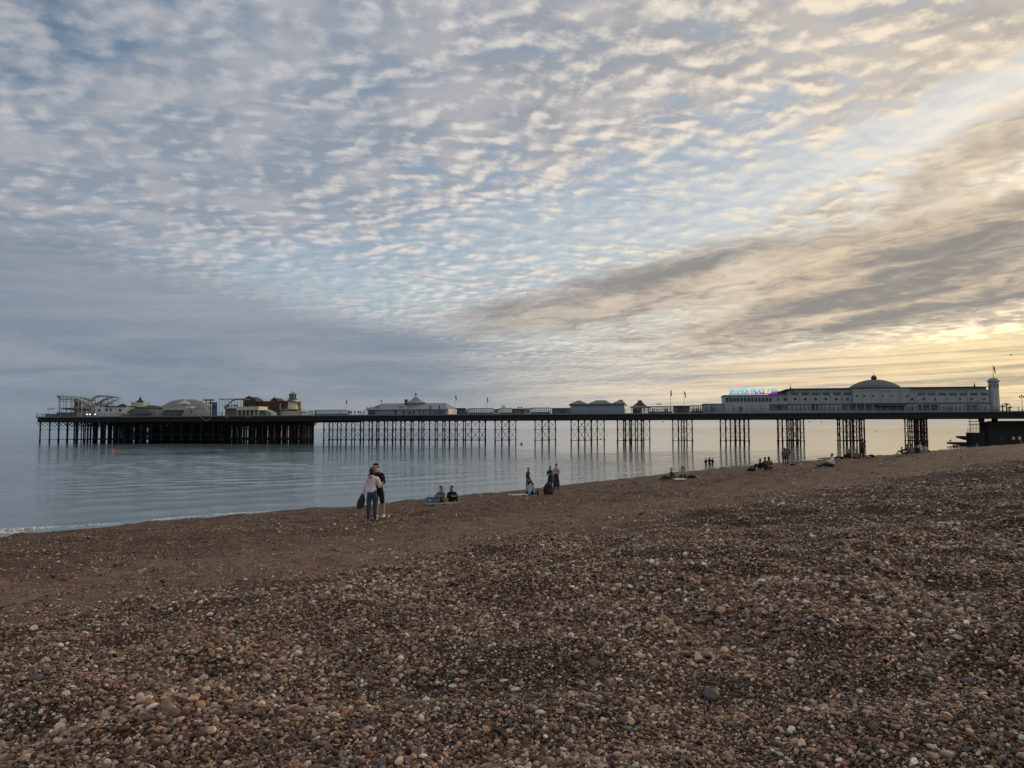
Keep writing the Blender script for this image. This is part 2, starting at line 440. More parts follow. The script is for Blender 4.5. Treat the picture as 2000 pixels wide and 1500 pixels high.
def shore_point(s, d):
    """point at s metres along the waterline, d metres inland of it"""
    off = float(np.interp(s, _so, _oo) + 0.5 * vnoise(np.array(s / 5.0), np.array(0.0), 5) + 0.25 * vnoise(np.array(s / 1.7), np.array(0.0), 6))
    e = d + off
    return (SH0[0] + SHD[0] * s + SHD[1] * e, SH0[1] + SHD[1] * s - SHD[0] * e)

def foam_material():
    m = bpy.data.materials.new("foam"); m.use_nodes = True
    t = m.node_tree; E.tree = t; b = t.nodes['Principled BSDF']
    g = E(t.nodes.new('ShaderNodeNewGeometry').outputs['Position'])
    c = cmix(sstep(0.35, 0.6, noise(g, 5.0, 5, 0.65)), srgb(150, 160, 165), srgb(232, 236, 238))
    t.links.new(c.s, b.inputs['Base Color']); b.inputs['Roughness'].default_value = 0.9
    return m
M_FOAM = foam_material()
def breaker():
    """the last low wave folding over, its crest broken into lumps of foam"""
    vs, fs = [], []
    for s0, s1, dd, w, h, dens in ((-8, 3.6, -1.9, .55, .17, 1.0), (-8, 2.0, -1.35, .35, .08, .7), (8, 15, -0.55, .22, .05, .55), (22, 27, -.4, .2, .04, .5), (3.6, 7, -1.4, .25, .05, .4)):
        n = int((s1 - s0) * 34 * dens)
        for _ in range(n):
            s = random.uniform(s0, s1); fade = min(1, (s1 - s) / 2.0 + .12)
            d = dd + random.gauss(0, w * .33) + 0.25 * math.sin(s * 1.3)
            x, y = shore_point(s, d)
            r = random.uniform(.05, .17) * (0.5 + 0.5 * fade); hh = h * random.uniform(.3, 1.0) * fade
            b0 = len(vs)
            k = 7; a0 = random.random() * 6
            for ring, (rr, zz) in enumerate(((1.0, -.02), (.8, .6), (.4, 1.0))):
                for i in range(k):
                    a = a0 + i * 2 * math.pi / k; q = r * rr * random.uniform(.75, 1.2)
                    vs.append((x + math.cos(a) * q * 1.5, y + math.sin(a) * q * 1.2, hh * zz + .005))
            for ring in range(2):
                for i in range(k):
                    fs.append((b0 + ring * k + i, b0 + ring * k + (i + 1) % k, b0 + (ring + 1) * k + (i + 1) % k, b0 + (ring + 1) * k + i))
            fs.append(tuple(b0 + 2 * k + i for i in range(k)))
    me = bpy.data.meshes.new("foam"); me.from_pydata(vs, [], fs)
    me.polygons.foreach_set('use_smooth', [True] * len(me.polygons))
    return me
foam = link('sea_foam', breaker(), M_FOAM)
tag(foam, 'white foam of a small wave breaking on the shingle', kind='stuff')

# ------------------------------------------------------------------ pebbles
def stone_palette(n):
    pal = np.array([srgb(98, 74, 58), srgb(136, 105, 83), srgb(172, 142, 116), srgb(78, 58, 47), srgb(196, 172, 148),
                    srgb(120, 112, 106), srgb(92, 88, 88), srgb(222, 214, 202), srgb(150, 106, 72), srgb(64, 54, 50), srgb(190, 140, 92)])
    w = np.array([.20, .18, .16, .13, .15, .09, .045, .036, .022, .045, .004]); w = w / w.sum()
    c = pal[rng.choice(len(pal), n, p=w)]
    return np.clip(c * rng.uniform(.66, 1.55, (n, 1)) * rng.uniform(.93, 1.07, (n, 3)) * np.array([[1.05, 1.0, .96]]), 0, 1)

def pebble_material():
    m = bpy.data.materials.new("pebble_stone"); m.use_nodes = True
    t = m.node_tree; E.tree = t; b = t.nodes['Principled BSDF']
    a = t.nodes.new('ShaderNodeAttribute'); a.attribute_type = 'INSTANCER'; a.attribute_name = 'col'
    g = E(t.nodes.new('ShaderNodeNewGeometry').outputs['Position'])
    n = noise(g, 55.0, 4, 0.65)
    c = cmix(sstep(0.40, 0.68, n) * 0.45, E(a.outputs['Color']), srgb(70, 58, 50))
    t.links.new(c.s, b.inputs['Base Color'])
    b.inputs['Roughness'].default_value = 0.62; b.inputs['Specular IOR Level'].default_value = 0.35
    return m
M_PEB = pebble_material()

def pebble_field():
    pos, scl = [], []
    def zone(r0, r1, per_m2, med, only_bank=True, sig=0.42, up=.25):
        n = int(math.radians(96) / 2 * (r1 * r1 - r0 * r0) * per_m2)
        m = int(n * (.45 if r1 < 20 else .30))                      # the beach goes on, a little thinner, to either side of the view
        wide = 88 if r1 < 20 else 70
        aa = np.radians(np.concatenate([rng.uniform(-42, 42, n - n // 8), rng.uniform(42, wide, m) * rng.choice([-1, 1], m)])); n = len(aa)
        rr = np.sqrt(rng.uniform(r0 * r0, r1 * r1, n))
        x = np.sin(aa) * rr; y = np.cos(aa) * rr
        d = shore_d(x, y) + 1.6 * vnoise(x / 3.1, y / 3.1, 11) + 0.7 * vnoise(x / 0.9, y / 0.9, 12)
        k = (d > 33.0 + rng.normal(0, .7, n)) if only_bank else ((d > 1.0) & (d < 33.2))
        # patchy sorting: coarse and fine drifts
        patch = vnoise(x / 0.8, y / 0.8, 31) + 0.7 * vnoise(x / 2.3, y / 2.3, 32)
        x, y, patch = x[k], y[k], patch[k]; n = len(x)
        size = med * np.exp(rng.normal(0, sig, n)) * np.exp(patch * 0.62)
        size = np.clip(size, med * .3, med * 4.0)
        z = ground(x, y) + size * rng.uniform(-.15, up, n)
        pos.append(np.stack([x, y, z], -1))
        e = np.stack([rng.uniform(.8, 1.35, n), rng.uniform(.7, 1.05, n), rng.uniform(.38, .75, n)], -1)
        scl.append(e * size[:, None] * .5)
    zone(1.3, 5.5, 4600, .0152, sig=.45, up=.45)
    zone(1.3, 5.5, 520, .027, sig=.32, up=.55)
    zone(5.5, 10, 2700, .018, sig=.45, up=.45)
    zone(5.5, 10, 240, .031, sig=.32, up=.55)
    zone(10, 18, 950, .0235, sig=.42, up=.4)
    zone(18, 34, 300, .031, sig=.40)
    zone(34, 60, 50, .045, sig=.4)
    zone(8, 16, 420, .017, only_bank=False)
    zone(16, 34, 150, .024, only_bank=False)
    zone(34, 90, 4.0, .05, only_bank=False)
    P = np.vstack(pos); S = np.vstack(scl); n = len(P)
    Rt = np.stack([rng.normal(0, .45, n), rng.normal(0, .45, n), rng.uniform(0, 6.283, n)], -1)
    C = np.concatenate([stone_palette(n), np.ones((n, 1))], 1)
    me = bpy.data.meshes.new("pebbles"); me.vertices.add(n); me.vertices.foreach_set('co', P.astype(np.float32).ravel())
    for nm, ty, val, key in (('scl', 'FLOAT_VECTOR', S, 'vector'), ('rot', 'FLOAT_VECTOR', Rt, 'vector'), ('col', 'FLOAT_COLOR', C, 'color')):
        a = me.attributes.new(nm, ty, 'POINT'); a.data.foreach_set(key, val.astype(np.float32).ravel())
    o = link('pebbles', me, M_PEB)
    ng = bpy.data.node_groups.new("pebbles", 'GeometryNodeTree')
    ng.interface.new_socket("Geometry", in_out='INPUT', socket_type='NodeSocketGeometry')
    ng.interface.new_socket("Geometry", in_out='OUTPUT', socket_type='NodeSocketGeometry')
    N, L = ng.nodes, ng.links
    gi, go = N.new('NodeGroupInput'), N.new('NodeGroupOutput')
    join = N.new('GeometryNodeGeometryToInstance')
    for k in range(9):
        ico = N.new('GeometryNodeMeshIcoSphere'); ico.inputs['Radius'].default_value = 1.0; ico.inputs['Subdivisions'].default_value = 3
        p = N.new('GeometryNodeInputPosition')
        tex = N.new('ShaderNodeTexNoise'); tex.noise_dimensions = '4D'; tex.inputs['W'].default_value = k * 3.7
        tex.inputs['Scale'].default_value = 0.62 + 0.10 * (k % 4); tex.inputs['Detail'].default_value = 1.5
        L.new(p.outputs[0], tex.inputs['Vector'])
        sub = N.new('ShaderNodeVectorMath'); sub.operation = 'SUBTRACT'; sub.inputs[1].default_value = (.5, .5, .5); L.new(tex.outputs['Color'], sub.inputs[0])
        sc = N.new('ShaderNodeVectorMath'); sc.operation = 'SCALE'; sc.inputs['Scale'].default_value = 1.25; L.new(sub.outputs[0], sc.inputs[0])
        sp = N.new('GeometryNodeSetPosition'); L.new(ico.outputs['Mesh'], sp.inputs['Geometry']); L.new(sc.outputs[0], sp.inputs['Offset'])
        ss = N.new('GeometryNodeSetShadeSmooth'); L.new(sp.outputs[0], ss.inputs['Geometry'])
        sm = N.new('GeometryNodeSetMaterial'); sm.inputs['Material'].default_value = M_PEB; L.new(ss.outputs[0], sm.inputs['Geometry'])
        L.new(sm.outputs[0], join.inputs[0])
    iop = N.new('GeometryNodeInstanceOnPoints')
    L.new(gi.outputs[0], iop.inputs['Points']); L.new(join.outputs[0], iop.inputs['Instance'])
    iop.inputs['Pick Instance'].default_value = True
    for nm, sock in (('scl', 'Scale'), ('rot', 'Rotation')):
        na = N.new('GeometryNodeInputNamedAttribute'); na.data_type = 'FLOAT_VECTOR'; na.inputs['Name'].default_value = nm
        L.new(na.outputs['Attribute'], iop.inputs[sock])
    rv = N.new('FunctionNodeRandomValue'); rv.data_type = 'INT'
    for sk in rv.inputs:
        if sk.enabled and sk.name == 'Min': sk.default_value = 0
        if sk.enabled and sk.name == 'Max': sk.default_value = 8
    L.new([q for q in rv.outputs if q.enabled][0], iop.inputs['Instance Index'])
    L.new(iop.outputs[0], go.inputs[0])
    md = o.modifiers.new("scatter", 'NODES'); md.node_group = ng
    print("pebbles", n)
    return o
pebbles = pebble_field()
tag(pebbles, 'loose brown, grey and white pebbles covering the beach', kind='stuff')

def stone_mesh(seed, sub=3):
    bm = bmesh.new(); bmesh.ops.create_icosphere(bm, subdivisions=sub, radius=1.0)
    from mathutils import noise as mn
    off = Vector((seed * 5.3, seed * 2.1, seed * 9.7))
    for v in bm.verts:
        v.co += Vector(mn.noise_vector(v.co * .6 + off)) * .42 + Vector(mn.noise_vector(v.co * 2.4 + off)) * .05
        v.co.z *= .62
    for f in bm.faces: f.smooth = True
    me = bpy.data.meshes.new("pebble"); bm.to_mesh(me); bm.free()
    return me
def big_pebbles():
    """the stones large enough to be picked out one by one"""
    mats = [mat("stone_%s" % n, srgb(*c), .6, .22, 40.0) for n, c in
            (("brown", (112, 86, 70)), ("grey", (120, 116, 112)), ("slate", (78, 76, 78)), ("tan", (166, 138, 112)), ("white", (216, 208, 196)), ("rust", (150, 104, 70)), ("dark", (80, 64, 56)))]
    shapes = []
    for k in range(7):
        for mm in mats:
            me = stone_mesh(k + 1); me.materials.append(mm); shapes.append(me)
    def put(x, y, px_w, mi, sq=1.0):
        p = hit(x, y); dist = p.y
        r = px_w * dist / FPX * .5
        o = bpy.data.objects.new('pebble', shapes[random.randrange(7) * 7 + mi]); COL.objects.link(o)
        o.parent = beach; o.location = (p.x, p.y, p.z + r * .35)
        o.rotation_euler = (random.gauss(0, .25), random.gauss(0, .25), random.uniform(0, 6.28)); o.scale = (r * 1.05, r * .85, r * .95 * sq)
    seen = [(1630, 1302, 30, 1), (1390, 1365, 60, 2), (330, 1400, 64, 0), (450, 1245, 26, 3), (1160, 1300, 40, 0), (1850, 1478, 40, 3), (1545, 1430, 30, 4),
            (690, 1425, 34, 2), (200, 1205, 24, 1), (1165, 1322, 22, 5), (955, 1255, 24, 0), (1285, 1172, 20, 4), (1840, 1418, 22, 3), (70, 1330, 40, 2),
            (1000, 1180, 15, 0), (895, 1250, 18, 1), (1680, 1354, 20, 4), (1500, 1340, 34, 0), (520, 1330, 30, 3), (620, 1240, 22, 1), (1890, 1335, 40, 2), (1055, 1395, 30, 4)]
    for x_, y_, w_, m_ in seen: put(x_, y_, w_ * .62, m_)
    while len([1 for o in COL.objects if o.name.startswith('pebble')]) < 299:
        y = random.uniform(1180, 1496) if random.random() < .8 else random.uniform(1080, 1180)
        x = random.uniform(4, 1996)
        if y < 1195 - x * .15: continue
        put(x, y, random.uniform(11, 19) * (.55 + (y - 1050) / 700), random.choices(range(7), (6, 3, 2, 4, 1.5, 1, 4))[0], random.uniform(.7, 1.1))
big_pebbles()

# ------------------------------------------------------------------ pier frame: s along the pier towards the shore, t away from the beach, z up
PA = math.atan2(-0.214, 1.0)
PD = Vector((math.cos(PA), math.sin(PA))); PN = Vector((-PD.y, PD.x)); PO = Vector((0.0, 244.1))
DECK = 9.7
SEABED = -2.2
def U(x, y, t=0.0):
    """(s, z) on the upright plane t metres behind the near edge of the pier"""
    r = ray(x, y)
    k = (t + PO.dot(PN)) / (r.x * PN.x + r.y * PN.y)
    return (Vector((r.x * k, r.y * k)) - PO).dot(PD), EYE + r.z * k
def S(x, t=0.0, y=812): return U(x, y, t)[0]
def Zp(x, y, t=0.0): return U(x, y, t)[1]
def W(s, t, z=0.0):
    p = PO + PD * s + PN * t
    return Vector((p.x, p.y, z))
def X_of(s, t, z=8.0):
    """pixel column of a pier point"""
    v = CAMROT.transposed() @ (W(s, t, z) - Vector((0, 0, EYE)))
    return 1000 + FPX * v.x / -v.z

class MB:
    """collects solids in pier coordinates, linked as one mesh under one parent"""
    def __init__(self, smooth=False): self.bm = bmesh.new(); self.smooth = smooth
    def box(self, s0, s1, t0, t1, z0, z1):
        bm = self.bm
        v = [bm.verts.new(p) for p in ((s0, t0, z0), (s1, t0, z0), (s1, t1, z0), (s0, t1, z0), (s0, t0, z1), (s1, t0, z1), (s1, t1, z1), (s0, t1, z1))]
        for f in ((3, 2, 1, 0), (4, 5, 6, 7), (0, 1, 5, 4), (1, 2, 6, 5), (2, 3, 7, 6), (3, 0, 4, 7)): bm.faces.new([v[i] for i in f])
        return self
    def bar(self, a, b, r, n=4, r2=None):
        a = Vector(a); b = Vector(b); d = b - a
        if d.length < 1e-6: return self
        q = d.to_track_quat('Z', 'Y'); rings = []
        for p, rr in ((a, r), (b, r if r2 is None else r2)):
            rings.append([self.bm.verts.new(p + q @ Vector((math.cos(2 * math.pi * (i + .5) / n) * rr, math.sin(2 * math.pi * (i + .5) / n) * rr, 0))) for i in range(n)])
        for i in range(n):
            f = self.bm.faces.new((rings[0][i], rings[0][(i + 1) % n], rings[1][(i + 1) % n], rings[1][i])); f.smooth = self.smooth and n > 5
        self.bm.faces.new(rings[0][::-1]); self.bm.faces.new(rings[1])
        return self
    def tube(self, pts, r, n=5):
        for a, b in zip(pts[:-1], pts[1:]): self.bar(a, b, r, n)
        return self
    def lathe(self, s, t, prof, n=16, flat=1.0):
        """prof: list of (radius, z)"""
        rings = []
        for r, z in prof:
            if r < 1e-4: rings.append([self.bm.verts.new((s, t, z))])
            else: rings.append([self.bm.verts.new((s + math.cos(2 * math.pi * (i + .5) / n) * r, t + math.sin(2 * math.pi * (i + .5) / n) * r * flat, z)) for i in range(n)])
        for a, b in zip(rings[:-1], rings[1:]):
            for i in range(n):
                j = (i + 1) % n
                if len(a) == 1 and len(b) == 1: continue
                if len(a) == 1: f = self.bm.faces.new((a[0], b[j], b[i]))
                elif len(b) == 1: f = self.bm.faces.new((a[i], a[j], b[0]))
                else: f = self.bm.faces.new((a[i], a[j], b[j], b[i]))
                f.smooth = self.smooth
        if len(rings[0]) > 1: self.bm.faces.new(rings[0][::-1])
        if len(rings[-1]) > 1: self.bm.faces.new(rings[-1])
        return self
    def hip(self, s0, s1, t0, t1, z0, z1, rs0, rs1, eave=0.15):
        """hipped roof with a ridge from rs0 to rs1 at mid depth, and an eaves board"""
        tm = (t0 + t1) / 2; bm = self.bm
        lo = [bm.verts.new(p) for p in ((s0, t0, z0 - eave), (s1, t0, z0 - eave), (s1, t1, z0 - eave), (s0, t1, z0 - eave))]
        b = [bm.verts.new(p) for p in ((s0, t0, z0), (s1, t0, z0), (s1, t1, z0), (s0, t1, z0))]
        r = [bm.verts.new((rs0, tm, z1)), bm.verts.new((rs1, tm, z1))]
        bm.faces.new(lo[::-1])
        for i in range(4): bm.faces.new((lo[i], lo[(i + 1) % 4], b[(i + 1) % 4], b[i]))
        bm.faces.new((b[0], b[1], r[1], r[0])); bm.faces.new((b[1], b[2], r[1])); bm.faces.new((b[2], b[3], r[0], r[1])); bm.faces.new((b[3], b[0], r[0]))
        return self
    def prism(self, poly, t0, t1):
        """outline of (s, z) points carried from t0 to t1"""
        a = [self.bm.verts.new((s, t0, z)) for s, z in poly]; b = [self.bm.verts.new((s, t1, z)) for s, z in poly]
        n = len(poly)
        for i in range(n): self.bm.faces.new((a[i], a[(i + 1) % n], b[(i + 1) % n], b[i]))
        self.bm.faces.new(a[::-1]); self.bm.faces.new(b)
        return self
    def build(self, name, m, parent=None, label=None):
        bm = self.bm
        bmesh.ops.recalc_face_normals(bm, faces=bm.faces)
        org = Vector((0, 0, 0))
        if parent is not None:
            q = parent
            while q is not None:
                if 'pst' in q: org = Vector(q['pst']); break
                q = q.parent
        for v in bm.verts: v.co -= org
        me = bpy.data.meshes.new(name); bm.to_mesh(me); bm.free(); me.materials.append(m)
        o = bpy.data.objects.new(name, me); COL.objects.link(o)
        if parent is None:
            o.location = W(0, 0, 0); o.rotation_euler = (0, 0, PA)
        else: o.parent = parent
        if label: o['label'] = label
        return o
def pthing(name, label, cat, s, t, z=DECK, group=None, kind=None):
    e = empty(name, W(s, t, z), PA); e['pst'] = (s, t, z)
    return tag(e, label, cat, group, kind)
def strip(o):
    pass

# materials of the pier
M_IRON = mat("black_iron", srgb(20, 21, 23), .7, .3, .6)
M_PILE = mat("weedy_pile", srgb(22, 22, 22), .8, .4, .5)
M_RUST = mat("rusty_pile", srgb(66, 40, 32), .8, .35, .5)
M_DECK = mat("deck_boards", srgb(110, 98, 86), .8, .2, .8)
M_RAIL = mat("rail_paint", srgb(118, 126, 130), .5, .15, 1.0)
M_WHITE = mat("white_paint", srgb(196, 200, 200), .5, .10, .5)
M_CREAM = mat("cream_paint", srgb(205, 200, 180), .5, .10, .5)
M_GREYB = mat("grey_blue_cladding", srgb(140, 150, 162), .5, .06, .4)
M_PALEG = mat("pale_grey_wall", srgb(158, 164, 165), .6, .08, .4)
M_SLATE = mat("slate_roof", srgb(86, 92, 104), .6, .15, .6)
M_LEAD = mat("lead_roof", srgb(128, 138, 148), .5, .12, .5)
M_DARK = mat("dark_roof", srgb(56, 60, 66), .6, .15, .5)
M_GREEN = mat("green_paint", srgb(58, 78, 66), .5, .12, .6)
M_DOME = mat("green_grey_dome", srgb(88, 94, 94), .55, .12, .5)
M_PANE = mat("dark_glass", srgb(48, 56, 62), .12, .2, .8)
def clear_glass():
    m = bpy.data.materials.new("clear_glass"); m.use_nodes = True; t = m.node_tree; t.nodes.clear()
    o = t.nodes.new('ShaderNodeOutputMaterial'); mx = t.nodes.new('ShaderNodeMixShader'); tr = t.nodes.new('ShaderNodeBsdfTransparent'); gl = t.nodes.new('ShaderNodeBsdfGlossy')
    tr.inputs[0].default_value = (.86, .90, .92, 1); gl.inputs['Roughness'].default_value = .08; mx.inputs[0].default_value = .12
    t.links.new(tr.outputs[0], mx.inputs[1]); t.links.new(gl.outputs[0], mx.inputs[2]); t.links.new(mx.outputs[0], o.inputs[0]); return m
M_LPANE = clear_glass()
M_BROWN = mat("brown_timber", srgb(92, 62, 48), .75, .2, .7)
M_BRICK = mat("red_brown_roof", srgb(84, 58, 52), .7, .2, .7)
M_RED = mat("dark_red_paint", srgb(112, 50, 44), .55, .15, .8)
M_BARREL = mat("grey_brown_canvas", srgb(134, 128, 126), .7, .10, .4)
M_STEEL = mat("galvanised_steel", srgb(126, 132, 136), .5, .15, .8)
M_TRACK = mat("tan_track", srgb(170, 158, 130), .55, .15, .6)
M_BLUE = mat("blue_paint", srgb(64, 92, 132), .5, .15, .6)
M_PURPLE = mat("mauve_panel", srgb(128, 118, 140), .5, .15, .6)
M_FLAG = mat("dark_flag", srgb(84, 70, 72), .8, .2, 1.0)
M_LIT = mat("lit_lamp", srgb(255, 240, 210), .5, .0, 1.0, emit=(1.0, .92, .78, 3.0))
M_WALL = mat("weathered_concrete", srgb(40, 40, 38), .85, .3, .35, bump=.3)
M_BAND = mat("dark_band", srgb(82, 92, 98), .5, .12, .5)

# ------------------------------------------------------------------ the pier itself
S_L, S_HEAD, S_R = S(71), S(618), S(2000) + 60
HEAD_T, STEM_T = 62.0, 20.0
pier = pthing('pier', 'long iron pleasure pier on dark piles crossing the whole bay', 'pier', 0, 0, 0)

b = MB(); b.box(S_L, S(560), 0, HEAD_T, DECK - .35, DECK); b.box(S(560), S_R, 0, STEM_T, DECK - .35, DECK); b.build('deck', M_DECK, pier)
g = MB()
zb = 7.75
g.box(S_L + .3, S_R, .25, .75, zb, DECK - .352)
g.box(S(560), S_R, STEM_T - .8, STEM_T - .3, zb, DECK - .352)
g.box(S_L + .3, S_L + .8, .76, HEAD_T, zb, DECK - .352)
g.box(S_L + .81, S(560), HEAD_T - .8, HEAD_T - .3, zb, DECK - .352)
g.build('girder', M_IRON, pier)
j = MB()
s = S_L + 1.2
while s < S_R - 60:
    T1 = HEAD_T if s < S(560) else STEM_T
    j.box(s, s + .22, .76, T1 - .81, zb + .5, DECK - .353); s += 1.6 if s < S(620) else 2.6
for t in ((6, 12, 18, 24, 30, 36, 42, 48, 54)): j.box(S_L + .9, S(560), t, t + .25, zb + .1, zb + .498)
for t in (5, 10, 15): j.box(S(560) + .01, S_R, t, t + .25, zb + .1, zb + .498)
j.build('joist', M_IRON, pier); bpy.data.objects['joist']['kind'] = 'stuff'
k = MB(); k.box(S_L - .2, S_R, -.22, .02, DECK - .18, DECK + .10); k.build('kerb', M_RAIL, pier)
# railing along the near edge and round the head
h = MB(); h.bar((S_L, .05, DECK + 1.15), (S_R, .05, DECK + 1.15), .055); h.bar((S_L, .05, DECK + .62), (S_R, .05, DECK + .62), .03); h.bar((S_L, .05, DECK + 1.15), (S_L, HEAD_T, DECK + 1.15), .055)
h.build('handrail', M_RAIL, pier)
post = None
s = S_L
while s < S(2000) + 4:
    if post is None:
        post = MB().box(s - .06, s + .06, 0.0, .12, DECK + .102, DECK + 1.22).build('railing_post', M_RAIL, pier); s00 = s
    else:
        o = post.copy(); COL.objects.link(o); o.location = (s - s00, 0, 0)
    s += 2.6
q = MB()
s = S_L + .3
while s < S(2000) + 3:
    q.box(s - .018, s + .018, .03, .07, DECK + .102, DECK + 1.10); s += .36
q.build('balusters', M_RAIL, pier); bpy.data.objects['balusters']['kind'] = 'stuff'

# piles and braces
COLS = 0
def pile(s, t, r=.2, m=None, z0=SEABED, thick=False):
    global COLS
    p = MB(True)
    p.lathe(s, t, [(r, z0), (r, 1.1), (r * 1.35, 1.12), (r * 1.35, 1.5), (r * .9, 1.52), (r * .9, 4.7), (r * 1.25, 4.72), (r * 1.25, 5.0), (r * .85, 5.02), (r * .85, zb - .3), (r * 1.5, zb - .28), (r * 1.5, zb + .02)], 8)
    COLS += 1
    return p
def add_pile(s, t, r=.2, m=None):
    return pile(s, t, r).build('pile', m or M_PILE, pier)
def brace(a, b, z0, z1, r=.06):
    """crossed tie rods with top and bottom struts between two piles (s, t)"""
    p = MB()
    p.bar((*a, z0), (*b, z1), r); p.bar((*a, z1), (*b, z0), r)
    return p.build('cross_brace', M_IRON, pier)
def strut(a, b, z, r=.09):
    return MB().bar((*a, z), (*b, z), r).build('strut', M_IRON, pier)
TIERS = ((1.35, 4.85), (4.85, zb + .1))
def trestle(front, back, m=None, rr=.2, tf=1.2, tb=16.5, mid=None, tm=9.0):
    rows = [(front, tf), (back, tb)] + ([(mid, tm)] if mid else [])
    for xs, t in rows:
        pts = [(S(x, t, 840), t) for x in xs]
        for p in pts: add_pile(*p, rr * random.choice((.95, 1.05, 1.15, 1.4)), m)
        for a, b_ in zip(pts[:-1], pts[1:]):
            if abs(b_[0] - a[0]) > 5.5: continue
            for z0, z1 in TIERS: brace(a, b_, z0, z1)
        if len(pts) > 1:
            for z in (1.35, 4.85): strut(pts[0], pts[-1], z)
    for a in front[:1] + front[-1:]:
        bb = min(back, key=lambda x: abs(S(x, tb, 840) - S(a, tf, 840)))
        strut((S(a, tf, 840), tf), (S(bb, tb, 840), tb), 4.85, .06); strut((S(a, tf, 840), tf), (S(bb, tb, 840), tb), 1.35, .06)
# long run of bents next to the head
A = [632.5, 643, 650, 659, 666, 676, 687, 693, 704, 710, 721, 727, 736, 740, 751, 757, 767, 773, 783, 791, 803, 807, 818, 824, 828, 839, 850, 854, 865, 869, 878, 889, 893, 905]
trestle([x for x in A[0::2]], [x for x in A[1::2]] + [921, 936, 948])
pts = [(S(x, 1.2, 840), 1.2) for x in (905, 909, 921, 936, 948)]
for p in pts: add_pile(*p, .19)
for a, b_ in zip(pts[1:-1], pts[2:]):
    for z0, z1 in TIERS: brace(a, b_, z0, z1)
for z in (1.35, 4.85): strut(pts[0], pts[-1], z)
trestle([967, 980, 994], [980.5, 994.5, 1007.5])
trestle([1045, 1058.5, 1072], [1059, 1072.5, 1085])
trestle([1115.5, 1129.5, 1142, 1154.6], [1130, 1142.5, 1155, 1166.5, 1180])
trestle([1206, 1218, 1230, 1241, 1253], [1221.5, 1233, 1245, 1257, 1269])
trestle([1314, 1325, 1336, 1352], [1331, 1341.5], rr=.21)
trestle([1407, 1417.5, 1436, 1453.5, 1462.5], [1426.5, 1436.5, 1445], rr=.22)
trestle([1519.5, 1528, 1545, 1563, 1570], [1537, 1549, 1555], rr=.22, mid=[1541, 1558])
trestle([1653.5, 1661, 1673, 1688], [1636, 1640, 1653, 1667, 1679], rr=.22, mid=[1647, 1660, 1665, 1683], m=M_RUST)
trestle([1788.5, 1793, 1803.5, 1810], [1767.5, 1773.5, 1781, 1790, 1797.5], rr=.20, mid=[1777, 1786, 1792, 1800, 1806], m=M_RUST)

# the head: a forest of piles under the wide deck
hp = []
random.seed(11)
t = 1.2; row = 0
while t < HEAD_T - 1:
    s = S_L + .7 + (row % 2) * .4
    while s < S(612) + 4:
        xx = X_of(s, t)
        if xx < 613 and xx > 71: hp.append((s + random.uniform(-.25, .25), t + random.uniform(-.4, .4)))
        s += 3.9 if t < 12 else 3.0
    t += 4.1; row += 1
hp.sort(key=lambda p: p[1])
rest = MB(True)
n_parts = 300 - COLS
for i, (s, t) in enumerate(hp):
    r = random.uniform(.18, .30)
    if i < n_parts: add_pile(s, t, r)
    else:
        rest.lathe(s, t, [(r, SEABED), (r, zb)], 7)
ro = rest.build('piles', M_PILE, pier); ro['kind'] = 'stuff'
# curved brackets and lattice below the head deck
br = MB()
for (s, t) in hp:
    for dgn in (-1, 1):
        br.tube([(s, t, 6.0), (s + dgn * .9, t, 6.9), (s + dgn * 1.8, t, zb)], .09, 4)
lo = br.build('brackets', M_IRON, pier); lo['kind'] = 'stuff'
la = MB()
rows = {}
for (s, t) in hp: rows.setdefault(round(t / 4.1), []).append((s, t))
for rk, ps in rows.items():
    ps.sort()
    for a, b_ in zip(ps[:-1], ps[1:]):
        la.bar((*a, 5.0), (*b_, 5.0), .07)
        la.bar((*a, 1.4), (*b_, 1.4), .06)
        if rk % 3 < 2 or (230 < X_of(*a) < 440):
            la.bar((*a, 5.0), (*b_, 7.6), .05); la.bar((*a, 7.6), (*b_, 5.0), .05)
        if 232 < X_of(*a) < 430: 
            la.bar((*a, 1.4), (*b_, 5.0), .06); la.bar((*a, 5.0), (*b_, 1.4), .06); la.bar((*a, 3.2), (*b_, 3.2), .12)
lo = la.build('lattice', M_IRON, pier); lo['kind'] = 'stuff'
# boarded landing stage low under the middle of the head
ls = MB()
ls.box(S(262, 14), S(398, 14), 26, 40, 1.2, 1.6); ls.box(S(250, 26), S(405, 26), 41, 41.3, -1, 6.0)
ls.build('landing_stage', M_PILE, pier)
# swags of white cable under the rail
for x0, x1, sag in ((393, 415, 2.6), (440, 447, 1.0), (480, 492, .8)):
    s0, s1 = S(x0), S(x1); n = 10
    MB().tube([(s0 + (s1 - s0) * i / n, -.28, DECK - .2 - sag * .5 * (1 - (2 * i / n - 1) ** 2)) for i in range(n + 1)], .05, 4).build('cable_swag', M_WHITE, pier)

